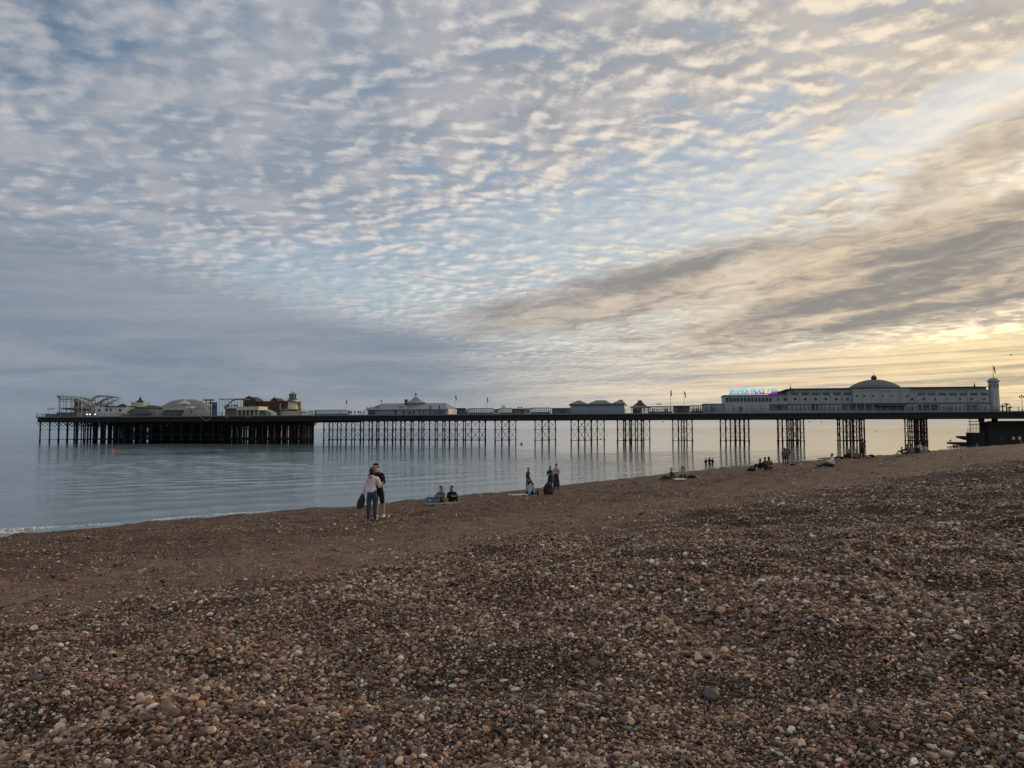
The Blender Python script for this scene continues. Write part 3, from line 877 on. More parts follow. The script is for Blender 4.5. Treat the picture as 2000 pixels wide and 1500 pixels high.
# ------------------------------------------------------------------ buildings on the pier
def rect(x0, x1, y0, y1, t):
    """pixel rectangle -> s0, s1, z_bottom, z_top on plane t"""
    xm = (x0 + x1) / 2
    return S(x0, t), S(x1, t), Zp(xm, y1, t), Zp(xm, y0, t)
def wbox(x0, x1, ytop, t, depth, name, m, parent, z0=DECK, label=None):
    s0, s1, _, z1 = rect(x0, x1, ytop, ytop, t)
    return MB().box(s0, s1, t, t + depth, z0, z1).build(name, m, parent, label)
def panel(x0, x1, y0, y1, t, name, m, parent, d=.06):
    """window or door leaf standing a little proud of a wall on plane t"""
    s0, s1, z0, z1 = rect(x0, x1, y0, y1, t)
    return MB().box(s0, s1, t - d, t + .02, z0, z1).build(name, m, parent)
def finial(s, t, z, hgt, m, parent, r=.18):
    return MB(True).lathe(s, t, [(r * .5, z - .05), (r * .5, z + hgt * .3), (r, z + hgt * .45), (r * .4, z + hgt * .6), (0.02, z + hgt)], 8).build('finial', m, parent)

# --- arcade hall with the shallow dome
T0 = 2.2
hall = pthing('arcade_hall', 'long pale grey hall with a shallow dome and round windows on the pier', 'building', S(1720, T0), T0)
HD = 15.0
zg = Zp(1700, 788.5, T0)                        # top of the ground storey
zt = Zp(1700, 764.5, T0)                        # eaves of the main block
sL, sR = S(1541, T0), S(1934, T0)
MB().box(sL, sR, T0, T0 + HD, DECK, zg).build('lower_wall', M_PALEG, hall)
MB().box(sL, sR, T0 + .35, T0 + HD - .35, zg + .002, zt).build('upper_wall', M_PALEG, hall)
MB().box(sL - .2, sR + .2, T0 - .25, T0 + .36, zg - .12, zg + .14).build('string_course', M_BAND, hall)
MB().box(sL - .2, sR + .2, T0 + .05, T0 + HD - .2, zt + .002, zt + .16).build('cornice', M_PALEG, hall)
ztop = Zp(1600, 758.5, T0 + 2)
MB().box(sL + .3, sR - .3, T0 + 1.2, T0 + HD - 1.2, zt + .162, ztop - .1).build('clerestory', M_BAND, hall)
MB().hip(sL - .4, sR + .2, T0 + .8, T0 + HD - .8, ztop - .1, ztop + .35, sL + 2, sR - 2).build('roof', M_DARK, hall)
# clerestory panes
for x in range(1552, 1928, 11):
    if 1668 < x < 1776: continue
    panel(x, x + 8.5, 761.5, 764.8 if x > 1000 else 0, T0 + 1.2, 'pane', M_LEAD, hall)
# upper storey panels and oculi
xs = [1553, 1573, 1593, 1613, 1633, 1655, 1782, 1804, 1827, 1850, 1874, 1898, 1922]
for x in xs:
    s0, z0 = U(x, 779, T0 + .35)
    bm_ = MB(True); bm_.bar((s0, T0 + .25, z0), (s0, T0 + .36, z0), .62, 14); fr = bm_.build('round_window', M_WHITE, hall)
    MB(True).bar((s0, T0 + .17, z0), (s0, T0 + .27, z0), .46, 14).build('pane', M_PANE, fr)
x = 1543
while x < 1930:
    if not 1664 < x < 1776:
        s0 = S(x, T0)
        MB().box(s0 - .16, s0 + .16, T0 + .16, T0 + .352, zg + .142, zt - .01).build('pilaster', M_PALEG, hall)
        panel(x + 3, x + 17, 767, 772.5, T0 + .35, 'upper_panel', M_BAND, hall, .03)
    x += 20.6
# projecting domed bay
sa, sb = S(1667, T0), S(1776, T0)
zc = Zp(1720, 762, T0)
MB().box(sa, sb, T0 - .6, T0 + HD + .4, zg + .146, zc).build('bay_wall', M_PALEG, hall)
MB().box(sa - .25, sb + .25, T0 - .85, T0 + HD + .6, zc + .002, zc + .22).build('bay_cornice', M_WHITE, hall)
scx = (sa + sb) / 2; rad = (sb - sa) / 2 * .97
zd = Zp(1720, 757, T0 + 6); zdt = Zp(1720, 741.5, T0 + 7)
cap_h = zdt - zd; Rc = (rad * rad + cap_h * cap_h) / (2 * cap_h); half = math.asin(min(1, rad / Rc))
capz = lambda f: (Rc * math.sin(half * f), zdt - Rc + Rc * math.cos(half * f))
MB(True).lathe(scx, T0 + 7.2, [(rad, zc + .222), (rad, zd - .05)] + [capz(f) for f in (1, .88, .76, .64, .52, .4, .28, .16, .06)], 36, .98).build('dome', M_DOME, hall)
rib = MB()
for i in range(24):
    a = 2 * math.pi * i / 24
    rib.tube([(scx + math.cos(a) * capz(q)[0], T0 + 7.2 + math.sin(a) * capz(q)[0] * .98, capz(q)[1] + .03) for q in (1, .8, .6, .4, .2, .1)], .06, 4)
rib.build('dome_ribs', M_BAND, hall)['kind'] = 'stuff'
MB(True).lathe(scx, T0 + 7.2, [(.75, zdt - .3), (.72, zdt + .3), (.88, zdt + .34), (.80, zdt + .75), (.5, zdt + 1.15), (.16, zdt + 1.35), (.06, zdt + 1.5)], 14).build('cupola', M_RED, hall)
fz = zdt + 1.5
MB().bar((scx, T0 + 7.2, fz - .1), (scx, T0 + 7.2, fz + .45), .06).bar((scx - .35, T0 + 7.2, fz + .65), (scx, T0 + 7.2, fz + .3), .05).bar((scx + .35, T0 + 7.2, fz + .65), (scx, T0 + 7.2, fz + .3), .05).build('finial', M_CREAM, hall)
for x in (1674, 1688, 1705, 1723.5, 1741.5, 1758, 1771):
    s0, z0 = U(x, 773.2, T0 - .6)
    bm_ = MB(True); bm_.bar((s0, T0 - .68, z0), (s0, T0 - .59, z0), .50, 14); fr = bm_.build('round_window', M_WHITE, hall)
    MB(True).bar((s0, T0 - .75, z0), (s0, T0 - .66, z0), .37, 14).build('pane', M_PANE, fr)
for i in range(7):
    s0 = sa + (sb - sa) * i / 6
    MB().box(s0 - .13, s0 + .13, T0 - .78, T0 - .602, zg + .148, zc - .01).build('pilaster', M_PALEG, hall)
# ground storey: open dark arcades, pale panels, pilasters
for x0, x1, m in ((1645, 1664, M_BAND), (1664, 1700, M_DARK), (1700, 1712, M_BAND), (1712, 1766, M_DARK), (1794, 1836, M_DARK), (1888, 1910, M_BAND), (1585, 1599, M_PANE)):
    panel(x0, x1, 790.5, 801.5, T0, 'arcade_opening', m, hall, .05)
for x in list(range(1546, 1585, 8)) + list(range(1603, 1644, 8)) + [1770, 1776, 1783, 1789] + list(range(1842, 1886, 8)) + [1914, 1922]:
    panel(x, x + 3.2, 793.5, 801.6, T0, 'door', M_BAND, hall, .05)
for x in range(1545, 1931, 16):
    s0 = S(x, T0); MB().box(s0 - .12, s0 + .12, T0 - .14, T0 - .004, DECK, zg - .13).build('pilaster', M_PALEG, hall)
aw = MB(); s0, s1 = S(1712, T0), S(1768, T0)
aw.prism([(s0, zg - .15), (s1, zg - .15), (s1, zg - .75), (s0, zg - .75)], T0 - 1.3, T0 - .16); aw.build('awning', M_GREEN, hall)
# small lamps on brackets by the bay
for x in (1645, 1777):
    s0, z0 = U(x, 779.5, T0); MB().bar((s0, T0 + .3, z0), (s0, T0 - .5, z0 + .1), .05).box(s0 - .4, s0 + .1, T0 - .75, T0 - .45, z0 - .1, z0 + .12).build('floodlight', M_DARK, hall)
for x in (1546, 1908):
    s0 = S(x, T0 + 2); MB(True).lathe(s0, T0 + 3, [(.22, ztop), (.2, ztop + .5), (.07, ztop + .7), (.03, ztop + 1.6)], 8).build('vent_pipe', M_DARK, hall)
# lower front range with a run of windows, under the lit lettering
zf = Zp(1480, 787, T0)
zu = Zp(1480, 772.5, T0)
ma, mb_ = S(1415, T0), sL - .01
MB().box(ma, mb_, T0, T0 + HD - 1, DECK, zf).build('front_wall', M_PALEG, hall)
MB().box(ma, mb_, T0 + .3, T0 + HD - 1.4, zf + .002, zu).build('front_upper_wall', M_PALEG, hall)
MB().box(ma - .3, mb_ + .0, T0 - .1, T0 + HD - 1.2, zu + .002, zu + .25).build('parapet', M_LEAD, hall)
for x in range(1418, 1504, 7):
    fr = panel(x, x + 6.0, 776.5, 785, T0 + .3, 'window', M_PALEG, hall, .05)
    s0, s1, z0, z1 = rect(x + .6, x + 5.4, 777, 784.6, T0 + .25); MB().box(s0, s1, T0 + .21, T0 + .26, z0, z1).build('pane', M_PANE, fr)
panel(1519, 1521.5, 776, 783.5, T0 + .3, 'window', M_PANE, hall, .05)
for x in (1534,):
    s0, z0 = U(x, 780, T0 + .3); MB(True).bar((s0, T0 + .2, z0), (s0, T0 + .31, z0), .5, 14).build('round_window', M_PANE, hall)
panel(1503, 1540, 789.5, 801.5, T0, 'arcade_opening', M_BAND, hall, .05)
panel(1518, 1527, 790.5, 801.5, T0, 'doorway', M_DARK, hall, .07)
wl = MB().box(S(1374, T0), ma - .01, T0 + .2, T0 + 11, DECK, Zp(1395, 789.5, T0)).build('end_wall', M_GREYB, hall)
MB().box(S(1373, T0), ma - .01, T0, T0 + 11.2, Zp(1395, 789.5, T0) + .002, Zp(1395, 789.5, T0) + .22).build('end_roof', M_LEAD, hall)
for x in list(range(1378, 1500, 9)):
    panel(x, x + 2.2, 795.5, 801.8, T0, 'pilaster', M_PALEG if x % 2 else M_BAND, hall, .04)
panel(1388.5, 1391.5, 794, 801.5, T0 + .2, 'doorway', M_PANE, hall, .08); panel(1444.5, 1448.5, 794, 801.5, T0, 'doorway', M_PANE, hall, .08)
# sloping link between the front range and the main block
MB().prism([(S(1504, T0), zu + .26), (sL - .02, zu + .26), (sL - .02, ztop - .5), (S(1516, T0), zu + 1.3)], T0 + 4, T0 + 10).build('link_roof', M_DARK, hall)

# round corner tower at the landward end
tw = pthing('corner_tower', 'pale round tower with a domed cap at the landward end of the hall', 'tower', S(1942, T0 + 1.6), T0 + 1.6)
sx = S(1942.5, T0 + 1.6); tr = abs(S(1952.5, T0 + 1.6) - S(1932, T0 + 1.6)) / 2
ztw = Zp(1942, 746.5, T0)
MB(True).lathe(sx, T0 + 1.6, [(tr * 1.06, DECK), (tr * 1.02, DECK + 1.0), (tr, DECK + 1.05), (tr * .93, ztw)], 18).build('shaft', M_PALEG, tw)
MB(True).lathe(sx, T0 + 1.6, [(tr * .95, ztw + .002), (tr * 1.2, ztw + .25), (tr * 1.2, ztw + .55)], 18).build('cornice', M_PALEG, tw)
cap0 = ztw + .552; cap1 = Zp(1942, 737, T0)
MB(True).lathe(sx, T0 + 1.6, [(tr * 1.08, cap0), (tr * .9, cap0 + (cap1 - cap0) * .45), (tr * .55, cap0 + (cap1 - cap0) * .82), (tr * .12, cap1)], 18).build('cap', M_LEAD, tw)
for i in range(8):
    a = 2 * math.pi * i / 8 + .2
    MB().bar((sx + math.cos(a) * tr * .99, T0 + 1.6 + math.sin(a) * tr * .99, DECK + 1.1), (sx + math.cos(a) * tr * .92, T0 + 1.6 + math.sin(a) * tr * .92, ztw - .05), .10).build('rib', M_PALEG, tw)
for i in (4, 5, 6):
    a = 2 * math.pi * (i + .5) / 8 + .2
    MB().box(-.01, .01, 0, .01, 0, .01).bm.free()
    wq = MB(); wq.bar((sx + math.cos(a) * tr * .95, T0 + 1.6 + math.sin(a) * tr * .95, ztw - 1.5), (sx + math.cos(a) * tr * .95, T0 + 1.6 + math.sin(a) * tr * .95, ztw - .5), .22, 4); wq.build('window', M_PANE, tw)

def flagpole(x, ytop, ybase, t, label, fl=2.4, lean=.25, z0=None):
    s = S(x, t); z1 = Zp(x, ytop, t); z0 = Zp(x, ybase, t) if z0 is None else z0
    e = pthing('flagpole', label, 'flagpole', s, t, z0, 'flagpoles along the pier')
    MB(True).bar((s, t, z0), (s, t, z1), .09, 6, .045).build('pole', M_WHITE, e)
    f = MB(); n = 6
    top = z1 - .1
    ps = [(s + .05 + lean * (i / n) ** .8 + .10 * math.sin(i * 1.7), t + .1 * math.sin(i * 2.1), top - fl * i / n) for i in range(n + 1)]
    vs = [(f.bm.verts.new((s + .02, t, top - fl * .25 * i / n - fl * .12 * 0)), f.bm.verts.new(p), f.bm.verts.new((p[0], p[1] + .06, p[2]))) for i, p in enumerate(ps)]
    vs = []
    f.bm.free(); f = MB()
    for i in range(n):
        a, c = ps[i], ps[i + 1]
        wa, wc = .12 + .55 * math.sin(math.pi * (i + .6) / (n + 1)), .12 + .55 * math.sin(math.pi * (i + 1.6) / (n + 1))
        q = [f.bm.verts.new(p) for p in ((a[0] - .05, a[1], a[2]), (a[0] + wa * .5, a[1] + .08, a[2] - .1), (c[0] + wc * .5, c[1] - .08, c[2] - .1), (c[0] - .05, c[1], c[2]))]
        q2 = [f.bm.verts.new(v.co + Vector((0, .05, 0))) for v in q]
        f.bm.faces.new(q); f.bm.faces.new(q2[::-1])
        for u_ in range(4): f.bm.faces.new((q[u_], q2[u_], q2[(u_ + 1) % 4], q[(u_ + 1) % 4]))
    f.build('flag', M_FLAG, e)
    return e
flagpole(1943, 713, 737, T0 + 1.6, 'flagpole with a dark flag standing on the round corner tower', 2.2, .35, cap1 - .05)
flagpole(1310, 761, 802, 2.0, 'flagpole left of the pair in front of the small brown kiosk', 2.0, .1)
flagpole(1336.5, 763, 802, 3.0, 'flagpole rising above the middle of the small brown kiosk', 2.0, .3)
flagpole(889, 771, 808, 1.5, 'flagpole beside the right-hand end of the hip-roofed restaurant', 1.8, .2)
flagpole(951, 775, 808, 1.5, 'flagpole standing alone over the glazed windbreak', 1.7, .1)
flagpole(675.5, 780, 810, 1.5, 'thin flagpole between the helter skelter and the restaurant', 1.5, .1)
flagpole(743.5, 780, 790, 12, 'short flagpole on the left slope of the restaurant roof', .9, .1)

# --- lit lettering on the front range roof
ts = 3.6
sg = pthing('rooftop_sign', 'lit cyan and violet lettering standing on the hall roof', 'sign', S(1470, ts), ts, zu + .25)
M_SIGN = bpy.data.materials.new("lit_letters"); M_SIGN.use_nodes = True
def sign_nodes():
    t = M_SIGN.node_tree; E.tree = t; b_ = t.nodes['Principled BSDF']
    oi = t.nodes.new('ShaderNodeObjectInfo'); sp = t.nodes.new('ShaderNodeSeparateXYZ'); ps = t.nodes.new('ShaderNodeNewGeometry'); t.links.new(ps.outputs['Position'], sp.inputs[0])
    x = E(sp.outputs[0]); z = E(sp.outputs[2])
    xa, xb = W(S(1425, ts), ts).x, W(S(1518, ts), ts).x
    f = (x - xa) * (1.0 / (xb - xa))
    low = cmix(sstep(0.15, .60, f), (.0, .46, .76), cmix(sstep(.50, .90, f), (.12, .06, .75), (.55, .03, .60)))
    top = cmix(sstep(0.2, .8, f), (.0, .80, .80), (.10, .72, .55))
    zs = (z - (zu + .7)) * (1.0 / 1.5)
    c = cmix(sstep(0.15, .75, zs), low, top)
    t.links.new(c.s, b_.inputs['Emission Color']); b_.inputs['Emission Strength'].default_value = 1.0
    b_.inputs['Base Color'].default_value = (.02, .02, .04, 1); b_.inputs['Specular IOR Level'].default_value = 0.1
sign_nodes()
M_SIGNB = mat("sign_rail", srgb(44, 36, 96), .5, .1, 1.0, emit=(.08, .03, .35, .8))
s0, s1 = S(1424, ts), S(1520, ts)
MB().box(s0, s1, ts - .1, ts + .1, zu + .45, zu + .62).build('sign_rail', M_SIGNB, sg)
for i in range(12):
    s = s0 + .3 + (s1 - s0 - .6) * i / 11
    MB().bar((s, ts + .16, zu + .1), (s, ts + .16, zu + 2.1), .05).build('sign_post', M_DARK, sg)
text = "BRIGHTON PALACE PIER"
adv = (s1 - s0 - .4) / len(text)
for i, ch in enumerate(text):
    if ch == ' ': continue
    cu = bpy.data.curves.new('letter', 'FONT'); cu.body = ch; cu.size = 1.95; cu.extrude = .08; cu.offset = .06; cu.align_x = 'CENTER'
    cu.materials.append(M_SIGN)
    o = bpy.data.objects.new('letter', cu); COL.objects.link(o); o.parent = sg
    pst = Vector(sg['pst'])
    o.location = Vector((s0 + .2 + adv * (i + .5), ts - .08, zu + .70)) - pst
    o.rotation_euler = (R(90), 0, 0); o.scale = (.72, 1.05, 1.0)

# --- hip-roofed restaurant
T1 = 3.0
rs = pthing('restaurant', 'low grey hip-roofed restaurant with a pointed cupola on the pier', 'building', S(800, T1), T1)
a0, a1 = S(716, T1), S(872, T1)
ze = Zp(800, 799.5, T1)
MB().box(a0 + .3, a1, T1, T1 + 14, DECK, ze - .16).build('wall', M_PALEG, rs)
MB().hip(a0 - .6, a1 + .7, T1 - .6, T1 + 14.6, ze, Zp(800, 787.5, T1 + 7), S(748, T1 + 7), S(870, T1 + 7)).build('roof', M_LEAD, rs)
for i in range(1, 22):
    s = a0 + (a1 - a0) * i / 22
    sr = min(max(s, S(748, T1 + 7)), S(870, T1 + 7))
    MB().bar((s, T1 - .55, ze + .05), (sr, T1 + 6.9, Zp(800, 787.5, T1 + 7) + .04), .04).build('roof_seam', M_LEAD, rs)
tc_ = T1 + 7.3
cs = S(812, tc_); cz = Zp(812, 788, tc_)
MB().lathe(cs, tc_, [(3.1, cz - 1.0), (3.1, cz + .1)], 8).build('lantern', M_PALEG, rs)
MB().lathe(cs, tc_, [(3.9, cz + .102), (1.7, cz + 1.1), (.5, cz + 2.2), (.05, Zp(812, 776.5, tc_))], 8).build('cupola_roof', M_LEAD, rs)
zf_ = Zp(812, 776.5, tc_)
MB(True).lathe(cs, tc_, [(.05, zf_ - .1), (.05, zf_ + .5), (.28, zf_ + .7), (.36, zf_ + 1.0), (.28, zf_ + 1.25), (.05, zf_ + 1.4), (.02, zf_ + 2.0)], 10).build('finial', M_DARK, rs)
MB().box(S(792, tc_), S(797, tc_), tc_ - 1, tc_, cz - .5, Zp(794, 781.5, tc_)).build('chimney', M_DARK, rs)
MB().box(S(792, tc_) - .1, S(797, tc_) + .1, tc_ - 1.1, tc_ + .1, Zp(794, 781.5, tc_) + .002, Zp(794, 781.5, tc_) + .2).build('chimney_cap', M_DARK, rs)
panel(770, 775.5, 801, 811.5, T1, 'doorway', M_PANE, rs)
panel(718, 733, 801.5, 811.5, T1, 'window_bay', M_PANE, rs)
panel(734, 769, 802, 811, T1, 'shutter_panel', M_GREYB, rs)
for x in range(737, 768, 6): panel(x, x + .9, 802, 811, T1 - .06, 'shutter_rib', M_PALEG, rs, .04)
for x in (786, 798, 806): panel(x, x + 4.5, 803, 810, T1, 'window', M_PANE, rs)
for x in (818, 826): panel(x, x + 3, 801.5, 811, T1, 'door', M_BAND, rs)
for x in (738, 783, 800): 
    s0 = S(x, T1 + 2); MB().box(s0 - .5, s0 + .5, T1 + 1.4, T1 + 2.6, ze + .2, ze + 1.2).build('roof_vent', M_LEAD, rs)
mv = MB().box(S(838, T1), S(871, T1), T1 - .35, T1 - .02, DECK, ze - .17).build('mauve_front', M_PURPLE, rs)
for x in (847, 853, 860, 865): panel(x, x + 2.2, 801.5, 808.5, T1 - .35, 'opening', M_PANE, rs)
for x in (839, 857):
    panel(x, x + 2.4, 792, 810, T1 - .4, 'banner', M_DARK, rs)
MB().box(S(872, T1) + .02, S(876, T1), T1 - .2, T1 + 13, DECK, Zp(874, 799, T1)).build('end_bay', M_CREAM, rs)

# --- dark green kiosk
kg = pthing('kiosk', 'dark green flat-topped kiosk beside the hip-roofed restaurant', 'kiosk', S(900, 2), 2)
MB().box(S(892, 2), S(909, 2), 2, 6, DECK, Zp(900, 800, 2)).build('wall', M_GREEN, kg)
MB().box(S(891, 2), S(910, 2), 1.7, 6.3, Zp(900, 800, 2) + .002, Zp(900, 797, 2)).build('roof', M_GREEN, kg)
panel(898, 903, 802, 808, 2, 'hatch', M_PANE, kg)
MB().prism([(S(909, 2) + .01, DECK), (S(914, 2), DECK), (S(909, 2) + .01, Zp(910, 801, 2))], 2.2, 3.0).build('side_screen', M_GREEN, kg)

# --- glazed windbreaks down the middle of the deck
def windbreak(x0, x1, ytop, ybot, t, label, step=4.0):
    s0, s1, z0, z1 = rect(x0, x1, ytop, ybot, t)
    e = pthing('windbreak', label, 'windbreak', (s0 + s1) / 2, t, DECK, 'glazed windbreaks on the pier')
    MB().box(s0, s1, t - .35, t + .35, DECK, z0).build('bench_base', M_BAND, e)
    MB().box(s0, s1, t - .9, t + .9, z1 + .002, z1 + .22).build('roof', M_LEAD, e)
    n = max(2, int((x1 - x0) / step))
    for i in range(n + 1):
        s = s0 + (s1 - s0) * i / n
        MB().box(s - .09, s + .09, t - .12, t + .12, z0 + .002, z1).build('mullion', M_PALEG, e)
        if i < n: MB().box(s + .09, s0 + (s1 - s0) * (i + 1) / n - .09, t - .02, t + .02, z0 + .002, z1 - .002).build('pane', M_LPANE, e)
    return e
windbreak(614, 680, 801.8, 808, 9, 'glazed windbreak running from the helter skelter to the restaurant')
windbreak(914, 964, 798.5, 806, 9, 'glazed windbreak right of the dark green kiosk')
windbreak(976, 1000, 798.5, 806, 9, 'short glazed windbreak left of the grey shuttered kiosk')
windbreak(1037, 1076, 797.5, 805, 9, 'glazed windbreak between the two grey kiosks')
windbreak(1266, 1313, 794.5, 804, 9, 'glazed windbreak right of the pointed brown pavilion')
windbreak(1348, 1376, 793, 803, 9, 'glazed windbreak between the brown kiosk and the big hall')

def kiosk(x0, x1, ytop, t, m, roofm, label, depth=4, doors=2):
    e = pthing('kiosk', label, 'kiosk', S((x0 + x1) / 2, t), t)
    s0, s1, _, z1 = rect(x0, x1, ytop, ytop, t)
    MB().box(s0, s1, t, t + depth, DECK, z1).build('wall', m, e)
    MB().box(s0 - .25, s1 + .25, t - .3, t + depth + .3, z1 + .002, z1 + .2).build('roof', roofm, e)
    for i in range(doors):
        xx = x0 + (x1 - x0) * (i + .2) / doors
        panel(xx, xx + (x1 - x0) * .6 / doors, ytop + 2.2, 806.5, t, 'shutter', M_PANE if i % 2 else M_BAND, e)
    return e
kiosk(964, 974, 800, 7, M_WHITE, M_LEAD, 'small white kiosk at the end of the long windbreak', 3, 1)
kiosk(1000, 1025, 799, 6, M_BAND, M_LEAD, 'grey shuttered kiosk right of the short windbreak')
kiosk(1025.5, 1036, 798.5, 6.5, M_WHITE, M_LEAD, 'white kiosk touching the grey shuttered kiosk', 3, 1)
kiosk(1078, 1105, 798, 6, M_BAND, M_LEAD, 'grey kiosk just left of the blank-walled building')
kiosk(1105.5, 1112, 798, 6.5, M_WHITE, M_LEAD, 'narrow white kiosk touching the blank-walled building', 3, 1)
bk = kiosk(1315, 1347, 793.5, 4, M_BROWN, M_BRICK, 'small brown kiosk under the two flagpoles', 4, 3)

# --- blank-walled building with three hipped roofs
T2 = 1.6
bw = pthing('pavilion', 'blank grey-blue walled pavilion with three slate hipped roofs', 'building', S(1170, T2), T2)
b0, b1 = S(1114, T2), S(1218.5, T2)
zt2 = Zp(1165, 791.2, T2)
MB().box(b0, b1, T2, T2 + 13, DECK - .6, zt2).build('wall', M_GREYB, bw)
MB().box(b0 - .5, b1 + .4, T2 - .5, T2 + 13.5, zt2 + .002, zt2 + .28).build('eaves', M_SLATE, bw)
MB().box(b1 + .002, b1 + .06, T2 + .6, T2 + 12.4, DECK + .2, zt2 - .3).build('end_panel', M_CREAM, bw)
for i in range(1, 14):
    s = b0 + (b1 - b0) * i / 14; MB().box(s - .03, s + .03, T2 - .025, T2 - .002, DECK - .55, zt2 - .02).build('cladding_joint', M_GREYB, bw)
zr2 = zt2 + .282
for x0, x1, xa, xb, yt in ((1112.5, 1146, 1127, 1135, 783.2), (1148, 1194, 1162, 1184, 782.8), (1195, 1232, 1209.5, 1216, 781.5)):
    tt = T2 + 6.5
    MB().hip(S(x0, T2), S(x1, T2) if x1 < 1225 else b1 + .2, T2 - .3, T2 + 13.3, zr2 + .16, Zp((xa + xb) / 2, yt, tt), S(xa, tt), S(xb, tt), .15).build('roof', M_SLATE, bw)
    MB().bar((S(xa, tt), tt, Zp((xa + xb) / 2, yt, tt) + .05), (S(xb, tt), tt, Zp((xa + xb) / 2, yt, tt) + .05), .12).build('ridge', M_SLATE, bw)
# --- pointed pavilion beside it
pv = pthing('shelter', 'open shelter with a pointed brown pyramid roof', 'shelter', S(1250, 3), 3)
c0, c1 = S(1233, 3), S(1266, 3)
zp = Zp(1250, 794.5, 3); zpk = Zp(1250, 783.5, 8)
MB().hip(c0 - .5, c1 + .6, 2.4, 13.6, zp, zp + .55, c0 + 1.4, c1 - 1.4).build('roof_skirt', M_BARREL, pv)
MB().lathe((c0 + c1) / 2 - .1, 8, [(3.1, zp + .4), (1.7, zp + 1.1), (.9, zpk - .15), (.75, zpk)], 4).build('roof', M_BRICK, pv)
MB().box((c0 + c1) / 2 - .8, (c0 + c1) / 2 + .6, 7.4, 8.6, zpk, zpk + .22).build('roof_crest', M_BRICK, pv)
for i in range(7):
    s = c0 + .15 + (c1 - c0 - .3) * i / 6
    MB().bar((s, 3, DECK), (s, 3, zp - .15), .09).build('post', M_BAND, pv); MB().bar((s, 13, DECK), (s, 13, zp - .15), .09).build('post', M_BAND, pv)
MB().box(c0 + .3, c1 - 2.2, 6, 10, DECK, zp - .4).build('inner_booth', M_DARK, pv)
MB().box(c0, c1, 2.9, 3.1, zp - .5, zp - .16).build('fascia', M_CREAM, pv)

# ------------------------------------------------------------------ the head: rides and sheds
# helter skelter
T3 = 8.0
hs = pthing('helter_skelter', 'tapered pale helter skelter tower with a dark spiral slide', 'slide', S(571, T3), T3)
hx = S(571.5, T3); hz0 = DECK; hz1 = Zp(571, 780, T3)
MB(True).lathe(hx, T3, [(2.25, hz0), (1.75, hz0 + 2.2), (1.3, hz1)], 18).build('tower', M_CREAM, hs)
MB(True).lathe(hx, T3, [(1.55, hz1 + .002), (1.6, hz1 + .25), (1.25, hz1 + .3), (1.2, hz1 + 1.5)], 18).build('lookout', M_DARK, hs)
for i in range(8):
    a = 2 * math.pi * i / 8; MB().bar((hx + 1.25 * math.cos(a), T3 + 1.25 * math.sin(a), hz1 + .3), (hx + 1.25 * math.cos(a), T3 + 1.25 * math.sin(a), hz1 + 1.55), .1).build('post', M_CREAM, hs)
MB(True).lathe(hx, T3, [(1.45, hz1 + 1.55), (1.3, hz1 + 1.9), (.8, hz1 + 2.3), (.2, hz1 + 2.45), (.05, hz1 + 3.2)], 16).build('cap', M_LEAD, hs)
sl = MB(); pts = []
for i in range(56):
    f = i / 55; a = -2.2 + f * 2 * math.pi * 1.7; z = hz1 - .3 - f * (hz1 - hz0 - .7); r = 1.3 + (1 - (z - hz0) / (hz1 - hz0)) * .95 + .55
    pts.append((hx + r * math.cos(a), T3 + r * math.sin(a), z))
sl.tube(pts, .24, 5); sl.build('spiral_slide', M_BROWN, hs)

# haunted-house ride: brown gabled hall with two turrets
hh = pthing('ghost_house', 'dark brown gabled ghost house with turrets behind the fairground kiosks', 'building', S(520, 22), 22)
t4 = 22.0
w0, w1 = S(484, t4), S(562, t4)
zw = Zp(515, 785, t4)
MB().box(w0, w1, t4 + .5, t4 + 10, DECK, zw).build('wall', M_BROWN, hh)
MB().box(w0 - .2, w1 + .2, t4 + .3, t4 + 10.2, zw + .002, zw + .3).build('parapet', M_BRICK, hh)
for x0, x1, ye, yp in ((476, 499.5, 781, 774.8), (530.5, 543.5, 782, 777.5)):
    s0, s1 = S(x0, t4), S(x1, t4); ze_ = Zp(x0, ye, t4); zp_ = Zp(x0, yp, t4); sm = (s0 + s1) / 2
    MB().prism([(s0, DECK), (s1, DECK), (s1, ze_), (sm + (s1 - s0) * .22, zp_ - .4), (sm, zp_), (sm - (s1 - s0) * .22, zp_ - .4), (s0, ze_)], t4 - .6, t4 + 5).build('gable', M_BROWN, hh)
    MB().tube([(s0 - .2, t4 - .7, ze_), (sm - (s1 - s0) * .22, t4 - .7, zp_ - .32), (sm, t4 - .7, zp_ + .08), (sm + (s1 - s0) * .22, t4 - .7, zp_ - .32), (s1 + .2, t4 - .7, ze_)], .16, 4).build('gable_trim', M_BRICK, hh)
    MB().bar((sm, t4 - .3, zp_), (sm, t4 - .3, zp_ + .9), .09, 4, .03).build('finial', M_DARK, hh)
    nwin = 2 if x1 - x0 > 18 else 1
    for i in range(nwin):
        wm = s0 + (s1 - s0) * (i + 1) / (nwin + 1)
        MB().prism([(wm - .5, DECK + 2.2), (wm + .5, DECK + 2.2), (wm + .5, ze_ - 1.0), (wm, ze_ - .4), (wm - .5, ze_ - 1.0)], t4 - .68, t4 - .58).build('window', M_PANE, hh)
    for q_ in (s0 + .15, s1 - .15): MB().box(q_ - .15, q_ + .15, t4 - .72, t4 - .61, DECK, ze_ - .1).build('pilaster', M_BROWN, hh)
ss = S(499.5, t4); MB().bar((ss, t4, Zp(499, 785, t4)), (ss, t4, Zp(499, 773.5, t4)), .3, 6, .04).build('spire', M_DARK, hh)
for x in (546, 551, 556): panel(x, x + 2.2, 787, 799, t4 + .5, 'banner', M_CREAM if x == 546 else M_BRICK, hh)

